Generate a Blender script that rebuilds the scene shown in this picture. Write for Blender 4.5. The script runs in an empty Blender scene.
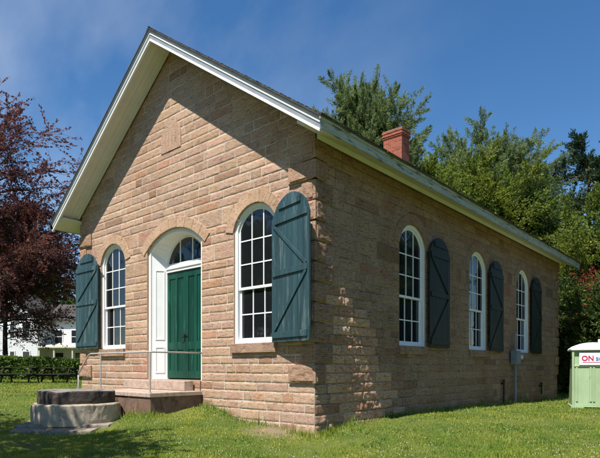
import bpy, math, random
import numpy as np
from mathutils import Vector, Matrix

sc = bpy.context.scene
R_ = math.radians
# ------------------------------------------------------------------ camera
YAW = R_(41.06)
CX, CY, EYE = 6.95, -8.45, 1.45
cam_d = bpy.data.cameras.new('camera'); cam = bpy.data.objects.new('camera', cam_d)
sc.collection.objects.link(cam); sc.camera = cam
cam.location = (CX, CY, EYE); cam.rotation_euler = (R_(90), 0, YAW)
cam_d.sensor_width = 36; cam_d.lens = 36 * 528 / 600; cam_d.shift_y = 138 / 600
cam_d.clip_start = 0.1; cam_d.clip_end = 2000
# ------------------------------------------------------------------ light
SUN = Vector((-0.074, 0.65, -1.16)).normalized()          # the way the light travels
elev = math.asin(-SUN.z); azim = math.atan2(-SUN.x, -SUN.y)   # clockwise from +y
sun_d = bpy.data.lights.new('sun', 'SUN'); sun = bpy.data.objects.new('sun', sun_d)
sc.collection.objects.link(sun)
sun_d.energy = 4.9; sun_d.angle = R_(0.53); sun_d.color = (1.0, 0.955, 0.88)
sun.rotation_euler = SUN.to_track_quat('-Z', 'Y').to_euler(); sun.location = (-10, -30, 40)
w = bpy.data.worlds.new('World'); sc.world = w; w.use_nodes = True
nt = w.node_tree; nt.nodes.clear()
sky = nt.nodes.new('ShaderNodeTexSky'); sky.sky_type = 'NISHITA'; sky.sun_disc = False
sky.sun_elevation = elev; sky.sun_rotation = azim
sky.air_density = 1.0; sky.dust_density = 0.15; sky.ozone_density = 2.6; sky.altitude = 300
bg = nt.nodes.new('ShaderNodeBackground'); bg.inputs[1].default_value = 0.073
out = nt.nodes.new('ShaderNodeOutputWorld')
# thin cirrus, laid out on the sky's own directions
tc = nt.nodes.new('ShaderNodeTexCoord'); mp = nt.nodes.new('ShaderNodeMapping')
mp.inputs['Rotation'].default_value = (0.5, 0.3, 0.9); mp.inputs['Scale'].default_value = (1.2, 3.2, 2.4)
nz = nt.nodes.new('ShaderNodeTexNoise'); nz.inputs['Scale'].default_value = 1.7
nz.inputs['Detail'].default_value = 7; nz.inputs['Roughness'].default_value = 0.52
rp = nt.nodes.new('ShaderNodeMapRange'); rp.inputs[1].default_value = 0.42; rp.inputs[2].default_value = 0.80
rp.inputs[3].default_value = 0.0; rp.inputs[4].default_value = 0.30
mx = nt.nodes.new('ShaderNodeMixRGB'); mx.inputs[2].default_value = (7.5, 8.0, 8.6, 1)
L = nt.links.new
L(tc.outputs['Generated'], mp.inputs[0]); L(mp.outputs[0], nz.inputs['Vector'])
# the veil lies over the western (left) part of the sky only
dp_ = nt.nodes.new('ShaderNodeVectorMath'); dp_.operation = 'DOT_PRODUCT'; dp_.inputs[1].default_value = (-0.93, 0.25, 0.28)
ms_ = nt.nodes.new('ShaderNodeMapRange'); ms_.inputs[1].default_value = 0.62; ms_.inputs[2].default_value = 0.98
mu_ = nt.nodes.new('ShaderNodeMath'); mu_.operation = 'MULTIPLY'
L(tc.outputs['Generated'], dp_.inputs[0]); L(dp_.outputs['Value'], ms_.inputs[0]); L(ms_.outputs[0], mu_.inputs[1])
L(nz.outputs['Fac'], rp.inputs[0]); L(rp.outputs[0], mu_.inputs[0]); L(mu_.outputs[0], mx.inputs[0])
hs = nt.nodes.new('ShaderNodeHueSaturation'); hs.inputs['Saturation'].default_value = 1.24; hs.inputs['Value'].default_value = 1.22
L(sky.outputs[0], hs.inputs['Color']); L(hs.outputs[0], mx.inputs[1])
L(mx.outputs[0], bg.inputs[0]); L(bg.outputs[0], out.inputs[0])
sc.view_settings.view_transform = 'Standard'; sc.view_settings.look = 'None'
sc.view_settings.gamma = 1; sc.view_settings.use_curve_mapping = False
sc.view_settings.exposure = 0.74
sc.render.engine = 'CYCLES'
sc.cycles.max_bounces = 8; sc.cycles.transparent_max_bounces = 12

# ------------------------------------------------------------------ helpers
def h2(ix, iy, seed):
    n = (ix.astype(np.int64) * 374761393 + iy.astype(np.int64) * 668265263 + seed * 1442695041) & 0xffffffff
    n = ((n ^ (n >> 13)) * 1274126177) & 0xffffffff
    return ((n ^ (n >> 16)) & 0xffff) / 65535.0
def vnoise(x, y, seed=0):
    x = np.asarray(x, float); y = np.asarray(y, float)
    ix = np.floor(x); iy = np.floor(y); fx = x - ix; fy = y - iy
    fx = fx * fx * (3 - 2 * fx); fy = fy * fy * (3 - 2 * fy)
    a = h2(ix, iy, seed); b = h2(ix + 1, iy, seed); c = h2(ix, iy + 1, seed); d = h2(ix + 1, iy + 1, seed)
    return (a * (1 - fx) + b * fx) * (1 - fy) + (c * (1 - fx) + d * fx) * fy
def fbm(x, y, seed=0, o=3):
    s = 0; a = 1; t = 0
    for k in range(o):
        s = s + a * vnoise(x * 2 ** k, y * 2 ** k, seed + k); t += a; a *= 0.5
    return s / t

def link(o, parent=None):
    sc.collection.objects.link(o)
    if parent: o.parent = parent
    return o
def tag(o, label=None, cat=None, group=None, kind=None):
    if label: o['label'] = label
    if cat: o['category'] = cat
    if group: o['group'] = group
    if kind: o['kind'] = kind
    return o
def empty(name, loc=(0, 0, 0), rz=0, parent=None):
    o = bpy.data.objects.new(name, None); o.empty_display_size = 0.3
    o.location = loc; o.rotation_euler = (0, 0, rz); return link(o, parent)
def copy_tree(o, parent=None):
    c = o.copy(); link(c, parent)
    for ch in o.children: copy_tree(ch, c)
    return c

class MB:
    def __init__(s): s.v = []; s.f = []; s.m = []; s.c = []
    def add(s, vs, fs, m=0, col=None):
        n = len(s.v); s.v += [tuple(v) for v in vs]
        for f in fs: s.f.append(tuple(i + n for i in f)); s.m.append(m); s.c.append(col)
    def box(s, a, b, m=0, M=None, col=None):
        x0, y0, z0 = a; x1, y1, z1 = b
        vs = [(x0,y0,z0),(x1,y0,z0),(x1,y1,z0),(x0,y1,z0),(x0,y0,z1),(x1,y0,z1),(x1,y1,z1),(x0,y1,z1)]
        if M: vs = [M @ Vector(v) for v in vs]
        s.add(vs, [(0,3,2,1),(4,5,6,7),(0,1,5,4),(1,2,6,5),(2,3,7,6),(3,0,4,7)], m, col)
    def prism(s, poly, d0, d1, axis='y', m=0, M=None):
        """closed 2-D outline swept along an axis; poly is (u,z) for y, (y,z) for x, (x,y) for z"""
        n = len(poly)
        def P(p, d):
            if axis == 'y': return (p[0], d, p[1])
            if axis == 'x': return (d, p[0], p[1])
            return (p[0], p[1], d)
        vs = [P(p, d0) for p in poly] + [P(p, d1) for p in poly]
        if M: vs = [M @ Vector(v) for v in vs]
        fs = [tuple(range(n)), tuple(range(2 * n - 1, n - 1, -1))]
        fs += [(i, i + n, (i + 1) % n + n, (i + 1) % n) for i in range(n)]
        s.add(vs, fs, m)
    def tube(s, pts, rad, n=8, m=0, cap=True):
        pts = [Vector([float(q) for q in p]) for p in pts]
        if not hasattr(rad, '__len__'): rad = [rad] * len(pts)
        rad = [float(q) for q in rad]
        rings = []
        for i, p in enumerate(pts):
            t = (pts[min(i + 1, len(pts) - 1)] - pts[max(i - 1, 0)]).normalized()
            a = Vector((0, 0, 1)) if abs(t.z) < 0.9 else Vector((1, 0, 0))
            e1 = t.cross(a).normalized(); e2 = t.cross(e1)
            rings.append([p + rad[i] * (math.cos(2*math.pi*k/n) * e1 + math.sin(2*math.pi*k/n) * e2) for k in range(n)])
        vs = [v for r in rings for v in r]; fs = []
        for i in range(len(rings) - 1):
            for k in range(n):
                fs.append((i*n+k, i*n+(k+1)%n, (i+1)*n+(k+1)%n, (i+1)*n+k))
        if cap: fs += [tuple(range(n-1, -1, -1)), tuple(range((len(rings)-1)*n, len(rings)*n))]
        s.add(vs, fs, m)
    def build(s, name, mats, parent=None, smooth=False, loc=None, fix=True, bevel=0):
        me = bpy.data.meshes.new(name); me.from_pydata(s.v, [], s.f)
        if not isinstance(mats, (list, tuple)): mats = [mats]
        for m in mats: me.materials.append(m)
        me.polygons.foreach_set('material_index', s.m)
        if True:
            a = me.color_attributes.new('tint', 'FLOAT_COLOR', 'CORNER')
            arr = []
            for f, c in zip(s.f, s.c):
                c = c or (1, 1, 1); arr += [c[0], c[1], c[2], 1.0] * len(f)
            a.data.foreach_set('color', arr)
        if fix:
            import bmesh
            b = bmesh.new(); b.from_mesh(me); bmesh.ops.recalc_face_normals(b, faces=b.faces); b.to_mesh(me); b.free()
        if smooth: me.polygons.foreach_set('use_smooth', [True] * len(me.polygons))
        me.update()
        o = bpy.data.objects.new(name, me)
        if loc: o.location = loc
        if bevel:
            bv = o.modifiers.new('bevel', 'BEVEL'); bv.width = bevel; bv.segments = 2; bv.limit_method = 'ANGLE'
        return link(o, parent)

def mesh_np(name, V, F, mats, parent=None, tint=None, smooth=False):
    """V (n,3), F (m,k) numpy; tint (m,3) per face"""
    me = bpy.data.meshes.new(name); k = F.shape[1]
    me.vertices.add(len(V)); me.vertices.foreach_set('co', V.astype(np.float32).ravel())
    me.loops.add(F.size); me.loops.foreach_set('vertex_index', F.astype(np.int32).ravel())
    me.polygons.add(len(F)); me.polygons.foreach_set('loop_start', np.arange(0, F.size, k, dtype=np.int32))
    me.polygons.foreach_set('loop_total', np.full(len(F), k, dtype=np.int32))
    if not isinstance(mats, (list, tuple)): mats = [mats]
    for m in mats: me.materials.append(m)
    if tint is not None:
        a = me.color_attributes.new('tint', 'FLOAT_COLOR', 'CORNER')
        t = np.ones((len(F), k, 4), np.float32); t[:, :, :3] = tint[:, None, :]
        a.data.foreach_set('color', t.ravel())
    me.update(calc_edges=True); me.validate()
    if smooth: me.polygons.foreach_set('use_smooth', [True] * len(me.polygons))
    return link(bpy.data.objects.new(name, me), parent)

# ------------------------------------------------------------------ materials
class NM:
    def __init__(s, name):
        s.mat = bpy.data.materials.new(name); s.mat.use_nodes = True
        s.t = s.mat.node_tree; s.b = s.t.nodes['Principled BSDF']
    def n(s, ty, **kw):
        x = s.t.nodes.new('ShaderNode' + ty)
        for k, v in kw.items(): setattr(x, k, v)
        return x
    def l(s, a, b): s.t.links.new(a, b)
    def noise(s, scale, detail=4, rough=0.55, stretch=None, dist=0):
        c = s.n('TexCoord'); x = s.n('TexNoise'); x.inputs['Scale'].default_value = scale
        x.inputs['Detail'].default_value = detail; x.inputs['Roughness'].default_value = rough
        x.inputs['Distortion'].default_value = dist
        if stretch:
            m = s.n('Mapping'); m.inputs['Scale'].default_value = stretch
            s.l(c.outputs['Object'], m.inputs[0]); s.l(m.outputs[0], x.inputs['Vector'])
        else: s.l(c.outputs['Object'], x.inputs['Vector'])
        return x.outputs['Fac']
    def ramp(s, fac, stops):
        r = s.n('ValToRGB'); e = r.color_ramp.elements
        while len(e) < len(stops): e.new(0.5)
        for q, (p, c) in zip(e, stops):
            q.position = p; q.color = (*c, 1) if len(c) == 3 else c
        s.l(fac, r.inputs[0]); return r.outputs[0]
    def g(s, v): return (v, v, v)
    def mix(s, a, b, fac, mode='MIX'):
        m = s.n('MixRGB', blend_type=mode)
        for i, q in ((0, fac), (1, a), (2, b)):
            if isinstance(q, (int, float)): m.inputs[i].default_value = q
            elif isinstance(q, tuple): m.inputs[i].default_value = (*q, 1)
            else: s.l(q, m.inputs[i])
        return m.outputs[0]
    def base(s, c):
        if isinstance(c, tuple): s.b.inputs['Base Color'].default_value = (*c, 1)
        else: s.l(c, s.b.inputs['Base Color'])
    def bump(s, h, strength=0.5, dist=0.02):
        b = s.n('Bump'); b.inputs['Strength'].default_value = strength; b.inputs['Distance'].default_value = dist
        s.l(h, b.inputs['Height']); s.l(b.outputs[0], s.b.inputs['Normal'])
    def rough(s, r, spec=0.3):
        s.b.inputs['Roughness'].default_value = r; s.b.inputs['Specular IOR Level'].default_value = spec
    def tint(s):
        a = s.n('Attribute', attribute_name='tint'); return a.outputs['Color']

def paint(name, col, wear=None, wear_amt=0.4, stretch=(1, 1, 1), rough=0.55, var=0.12, bump=0.15, scale=3):
    k = NM(name); n1 = k.noise(scale, 5, 0.6, stretch)
    c = k.mix(col, tuple(x * (1 - var * 2.2) for x in col), k.ramp(n1, [(0.35, k.g(0)), (0.7, k.g(1))]))
    if wear:
        n2 = k.noise(7, 8, 0.72, stretch)
        c = k.mix(c, wear, k.ramp(n2, [(wear_amt, k.g(0)), (wear_amt + 0.06, k.g(1))]))
    k.base(c); k.rough(rough); k.bump(k.noise(60, 4, 0.6, stretch), bump, 0.004); return k.mat

def mk_stone(name, base, dark, pink, lichen=0.0, strong=0.5):
    k = NM(name)
    n = k.noise(2.2, 6, 0.62); c = k.mix(base, pink, k.ramp(n, [(0.38, k.g(0)), (0.66, k.g(1))]))
    n = k.noise(9, 7, 0.7, (0.6, 0.6, 2.6), 0.6); c = k.mix(c, dark, k.ramp(n, [(0.52, k.g(0)), (0.80, k.g(0.75))]))
    n = k.noise(48, 5, 0.75, (.8, .8, 1.3)); c = k.mix(c, dark, k.ramp(n, [(0.48, k.g(0)), (0.68, k.g(0.85))]))
    n = k.noise(30, 5, 0.75); c = k.mix(c, tuple(min(.8, x * 1.35) for x in base), k.ramp(n, [(0.54, k.g(0)), (0.70, k.g(0.7))]))
    fis = k.noise(17, 5, 0.65, (0.45, 0.45, 3.2), 1.2); fisr = k.ramp(fis, [(0.555, k.g(0)), (0.63, k.g(0.80))]); c = k.mix(c, tuple(x * .40 for x in dark), fisr)
    c = k.mix(c, (.86, .79, .74), k.ramp(k.noise(.55, 6, .7, (1, 1, .6)), [(.46, k.g(0)), (.66, k.g(.9))]), 'MULTIPLY')
    c = k.mix(c, k.tint(), 1.0, 'MULTIPLY')
    if lichen:
        n = k.noise(1.3, 6, 0.65); c = k.mix(c, (0.045, 0.036, 0.028), k.ramp(n, [(0.52, k.g(0)), (0.72, k.g(lichen))]))
    k.base(c); k.rough(0.95, 0.1)
    h1 = k.noise(26, 7, 0.72, (0.55, 0.55, 2.2), 0.4); h2_ = k.noise(120, 3, 0.6)
    k.bump(k.mix(k.mix(h1, h2_, 0.3), (0, 0, 0), fisr), strong, 0.022); return k.mat

M = {}
M['stone'] = mk_stone('sandstone', (0.515, 0.355, 0.254), (0.28, 0.175, 0.118), (0.49, 0.312, 0.220), 0.0, 0.6)
M['stone_side'] = mk_stone('shaded_sandstone', (0.39, 0.258, 0.175), (0.185, 0.115, 0.076), (0.355, 0.222, 0.150), 0.10, 0.8)  # darker copy of the sandstone, the long wall's shade put into its colour
M['arch'] = mk_stone('dressed_sandstone', (0.52, 0.362, 0.248), (0.32, 0.205, 0.135), (0.48, 0.318, 0.212), 0.0, 0.3)
M['sill'] = mk_stone('sill_stone', (0.42, 0.29, 0.20), (0.22, 0.15, 0.11), (0.36, 0.22, 0.16), 0.25, 0.4)
k = NM('mortar'); k.base(k.ramp(k.noise(2.5, 6, 0.7), [(0.36, (0.30, 0.22, 0.16)), (0.60, (0.62, 0.54, 0.45))])); k.rough(0.95, 0.1); k.bump(k.noise(80, 4), 0.5, 0.01); M['mortar'] = k.mat
k = NM('shaded_mortar'); k.base(k.ramp(k.noise(1.5, 6, 0.7), [(0.40, (0.13, 0.09, 0.062)), (0.75, (0.42, 0.35, 0.28))])); k.rough(0.95, 0.1); k.bump(k.noise(80, 4), 0.5, 0.01); M['mortar_side'] = k.mat  # darker mortar copy carrying the long wall's shade
M['white'] = paint('white_paint', (0.80, 0.80, 0.79), var=0.03)
M['trim'] = paint('shaded_weathered_white', (0.30, 0.32, 0.34), (0.16, 0.14, 0.12), 0.68, (0.4, 0.4, 2.0), var=0.10)  # grey puts the moulding's shaded bands into the paint
M['fascia'] = paint('peeling_white_paint', (0.43, 0.44, 0.35), (0.09, 0.08, 0.06), 0.55, (0.8, 0.35, 3.0), var=0.12, bump=0.5)
M['soffit'] = paint('soffit_paint', (0.72, 0.70, 0.70), (0.46, 0.42, 0.37), 0.76, (1, 1, 1), var=0.05)
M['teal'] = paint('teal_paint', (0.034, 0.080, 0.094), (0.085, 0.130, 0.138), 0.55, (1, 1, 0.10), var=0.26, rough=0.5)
M['shaded_shutter'] = paint('shaded_teal_paint', (0.017, 0.025, 0.023), (0.030, 0.038, 0.035), 0.55, (1, 1, 0.15), var=0.15, rough=0.55)  # the teal darkened for shutters in the long wall's shade
M['green'] = paint('green_door_paint', (0.006, 0.068, 0.044), (0.012, 0.10, 0.068), 0.57, (1, 1, 0.15), var=0.22, rough=0.4)
M['iron'] = paint('black_iron', (0.018, 0.018, 0.018), rough=0.5)
M['rail'] = paint('galvanised_pipe', (0.42, 0.39, 0.36), (0.25, 0.17, 0.12), 0.66, rough=0.5)
M['dark'] = paint('dark_interior', (0.06, 0.055, 0.05), rough=0.9)
M['curtain'] = paint('pale_curtain', (0.35, 0.36, 0.37), rough=0.9)
M['sheath'] = paint('grey_meter_paint', (0.22, 0.26, 0.29), rough=0.5)
k = NM('glass'); k.base((0.012, 0.014, 0.016)); k.rough(0.03, 0.9); k.b.inputs['Alpha'].default_value = 0.85
k.bump(k.noise(2.4, 2, 0.5), 0.10, 0.05); M['glass'] = k.mat
k = NM('far_window_glass'); k.base((0.02, 0.024, 0.028)); k.rough(0.08, 0.6); M['glass_far'] = k.mat

k = NM('asphalt_shingle')
n = k.noise(6, 5, 0.7); k.base(k.mix(k.ramp(n, [(0.3, (0.045, 0.04, 0.038)), (0.7, (0.10, 0.09, 0.085))]), k.tint(), 1.0, 'MULTIPLY'))
k.rough(0.95, 0.1); k.bump(k.noise(150, 3), 0.6, 0.006); M['shingle'] = k.mat

k = NM('chimney_brick')
tcn = k.n('TexCoord'); sp = k.n('SeparateXYZ'); cb = k.n('CombineXYZ'); ad = k.n('Math', operation='ADD')
k.l(tcn.outputs['Object'], sp.inputs[0]); k.l(sp.outputs[0], ad.inputs[0]); k.l(sp.outputs[1], ad.inputs[1])
k.l(ad.outputs[0], cb.inputs[0]); k.l(sp.outputs[2], cb.inputs[1])
br = k.n('TexBrick'); br.inputs['Scale'].default_value = 1; br.inputs['Brick Width'].default_value = 0.21
br.inputs['Row Height'].default_value = 0.075; br.inputs['Mortar Size'].default_value = 0.007
br.inputs['Color1'].default_value = (0.38, 0.092, 0.045, 1); br.inputs['Color2'].default_value = (0.23, 0.055, 0.033, 1)
br.inputs['Mortar'].default_value = (0.30, 0.22, 0.17, 1); k.l(cb.outputs[0], br.inputs['Vector'])
k.base(k.mix(br.outputs['Color'], (0.07, 0.03, 0.02), k.ramp(k.noise(5, 6, 0.7), [(0.52, k.g(0)), (0.75, k.g(0.7))])))
k.rough(0.9, 0.1); k.bump(br.outputs['Fac'], -0.6, 0.01); M['brick'] = k.mat

def mk_concrete(name, a, b, stain):
    k = NM(name); c = k.ramp(k.noise(4, 7, 0.7), [(0.3, a), (0.7, b)])
    c = k.mix(c, stain, k.ramp(k.noise(5, 9, 0.8, (1, 1, .8), 0.2), [(0.50, k.g(0)), (0.66, k.g(0.8))]))
    k.base(c); k.rough(0.95, 0.1); k.bump(k.noise(30, 7, 0.75), 0.7, 0.02); return k.mat
M['conc'] = mk_concrete('old_concrete', (0.33, 0.28, 0.21), (0.50, 0.435, 0.335), (0.08, 0.055, 0.038))
M['dkstone'] = mk_concrete('blackened_stone', (0.038, 0.031, 0.026), (0.10, 0.085, 0.072), (0.02, 0.017, 0.015))
M['slab'] = mk_concrete('stone_slab', (0.22, 0.185, 0.145), (0.35, 0.30, 0.24), (0.09, 0.07, 0.055))
M['slabtop'] = mk_concrete('grey_top_stone', (0.16, 0.14, 0.13), (0.30, 0.27, 0.25), (0.05, 0.045, 0.04))  # paler than the disc's sides, used on its top faces
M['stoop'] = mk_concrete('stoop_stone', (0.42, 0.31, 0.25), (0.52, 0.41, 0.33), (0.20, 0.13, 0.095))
M['stoop_face'] = mk_concrete('dark_stoop_stone', (0.15, 0.095, 0.07), (0.25, 0.165, 0.12), (0.06, 0.04, 0.03))  # darker brown than the landing, used on the base
M['bark'] = paint('bark', (0.075, 0.055, 0.042), (0.03, 0.022, 0.018), 0.5, (3, 3, 0.6), rough=0.95, bump=0.9)
M['redbark'] = paint('pine_bark', (0.17, 0.085, 0.05), (0.06, 0.035, 0.025), 0.52, (3, 3, 0.6), rough=0.95, bump=0.9)
M['darkwood'] = paint('dark_stained_wood', (0.035, 0.028, 0.024), rough=0.8)

def leafmat(name, c1, c2, tr=0.35, nscale=0.35):
    k = NM(name); c = k.mix(c1, c2, k.ramp(k.noise(nscale, 4, 0.6), [(0.4, k.g(0)), (0.62, k.g(1))]))
    c = k.mix(c, k.tint(), 1.0, 'MULTIPLY'); k.base(c); k.rough(0.55, 0.25)
    tb = k.n('BsdfTranslucent'); k.l(c, tb.inputs[0]); ms = k.n('MixShader'); ms.inputs[0].default_value = tr
    k.l(k.b.outputs[0], ms.inputs[1]); k.l(tb.outputs[0], ms.inputs[2])
    k.l(ms.outputs[0], k.t.nodes['Material Output'].inputs[0]); return k.mat
M['copper'] = leafmat('copper_leaves', (0.115, 0.042, 0.042), (0.18, 0.060, 0.044), 0.48)
M['bronze'] = leafmat('bronze_leaves', (0.13, 0.095, 0.045), (0.24, 0.085, 0.050), 0.5)
M['fir'] = leafmat('grey_green_needles', (0.165, 0.225, 0.085), (0.22, 0.285, 0.110), 0.45)
M['darkpine'] = leafmat('dark_needles', (0.030, 0.060, 0.026), (0.050, 0.085, 0.034), 0.2)
M['lime'] = leafmat('lime_leaves', (0.185, 0.225, 0.028), (0.130, 0.190, 0.034), 0.45)
M['mid'] = leafmat('green_leaves', (0.060, 0.100, 0.022), (0.095, 0.140, 0.030), 0.4)
M['orange'] = leafmat('red_orange_leaves', (0.30, 0.050, 0.022), (0.22, 0.070, 0.025), 0.4)
M['hedge'] = leafmat('hedge_leaves', (0.10, 0.165, 0.030), (0.14, 0.21, 0.040), 0.35)
M['grass'] = leafmat('grass_blades', (0.165, 0.250, 0.028), (0.275, 0.320, 0.050), 0.40, 0.7)

k = NM('lawn_soil')
c = k.ramp(k.noise(0.7, 6, 0.65), [(0.35, (0.070, 0.105, 0.018)), (0.65, (0.135, 0.155, 0.032))])
c = k.mix(c, (0.115, 0.095, 0.05), k.ramp(k.noise(9, 6, 0.75), [(0.50, k.g(0)), (0.72, k.g(0.8))]))
g = k.n('NewGeometry'); vs_ = k.n('VectorMath', operation='DISTANCE'); vs_.inputs[1].default_value = (-0.75, -0.42, 0.05)
k.l(g.outputs['Position'], vs_.inputs[0])
mr = k.n('MapRange'); mr.inputs[1].default_value = 0.2; mr.inputs[2].default_value = 0.9; mr.inputs[3].default_value = 0.8; mr.inputs[4].default_value = 0
k.l(vs_.outputs['Value'], mr.inputs[0]); c = k.mix(c, (0.26, 0.185, 0.125), mr.outputs[0])
k.base(c); k.rough(0.95, 0.1); k.bump(k.noise(25, 6, 0.7), 0.8, 0.03); M['soil'] = k.mat

# ------------------------------------------------------------------ ground
GP = [(0,0,0),(0.05,1.05,.17),(0.05,3.4,.23),(0.05,6.3,.19),(0.05,10.3,.12),(0.05,17,-.02),(-1.5,0,.15),(-3.64,0,.47),(-5.5,0,.5),(-9.5,0,.6),
      (-3.64,-1.55,.33),(-5.2,-3.7,.05),(-6.4,-3.1,.14),(-3.9,-3.3,.06),(-5.05,-2.59,.10),(-7,-2.5,.36),(-7.5,-4,.36),(-16,.7,.70),(-22,2,.74),(-14,-3,.62),(-10,-8,.3),(-2,-4.5,.02),(1.2,-1.2,-.05),
      (2,12,.03),(4,5,0),(6,16,0),(3,0,-.04),(7,-8.5,-.12),(4,-5,-.1),(0,-8,-.05),(-3,-12,0),(12,0,-.1),(2,26,-.05),(10,30,0),(-30,-10,.7),(-45,12,.7),(-10,18,.4),(-10,30,.3)]
GA = np.array(GP)
def gz(x, y):
    x = np.asarray(x, float); y = np.asarray(y, float)
    d2 = (x[..., None] - GA[:, 0]) ** 2 + (y[..., None] - GA[:, 1]) ** 2 + 0.12
    wt = d2 ** -1.6; return (wt * GA[:, 2]).sum(-1) / wt.sum(-1)
def gzz(x, y):
    z = gz(x, y); return z + 0.035 * (fbm(np.asarray(x) * 0.9, np.asarray(y) * 0.9, 5) - 0.5)
def gz1(x, y): return float(gzz(np.array([x]), np.array([y]))[0])
nG = 300
t = np.linspace(-1, 1, nG); s_ = np.sinh(t * 4.6) / math.sinh(4.6) * 450
gx, gy = np.meshgrid(s_ - 2, s_ - 1, indexing='ij')
gzv = gzz(gx, gy)
V = np.stack([gx.ravel(), gy.ravel(), gzv.ravel()], 1)
ii, jj = np.meshgrid(np.arange(nG - 1), np.arange(nG - 1), indexing='ij'); b = (ii * nG + jj).ravel()
lawn = mesh_np('lawn', V, np.stack([b, b + nG, b + nG + 1, b + 1], 1), M['soil'], smooth=True)
tag(lawn, kind='structure')

# ------------------------------------------------------------------ the stone building
W_, LEN, APEX, SL, EV = 10.0, 17.3, 10.25, 0.708, 0.66     # width, length, ridge height, slope, overhang
def roof_z(x): return APEX - SL * abs(x + 5)
house = empty('stone_schoolhouse')
tag(house, 'tan sandstone gabled schoolhouse with arched windows, green double door and red brick chimney', 'building')

def arc(hw, R, zc, n=20):
    a = math.asin(min(1, hw / R)); return [(R * math.sin(-a + 2*a*i/n), zc + R * math.cos(-a + 2*a*i/n)) for i in range(n + 1)]
def outline(hw, zb, R, zc, n=20): return [(-hw, zb)] + arc(hw, R, zc, n) + [(hw, zb)]
WHW, WR, WZC, WZB = 0.71, 0.745, 4.475, 2.0      # window opening
DHW, DR, DZC, DZB = 1.225, 1.89, 3.29, 1.10      # door opening
RINGW = 0.27

def noise_relief(U, Z, seed, strength):
    a = fbm(U * 6.0, Z * 15.0, seed, 4) - 0.5
    b = fbm(U * 14, Z * 24, seed + 9, 2) - 0.5
    return strength * (a * 1.5 + b * 1.0)

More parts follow.
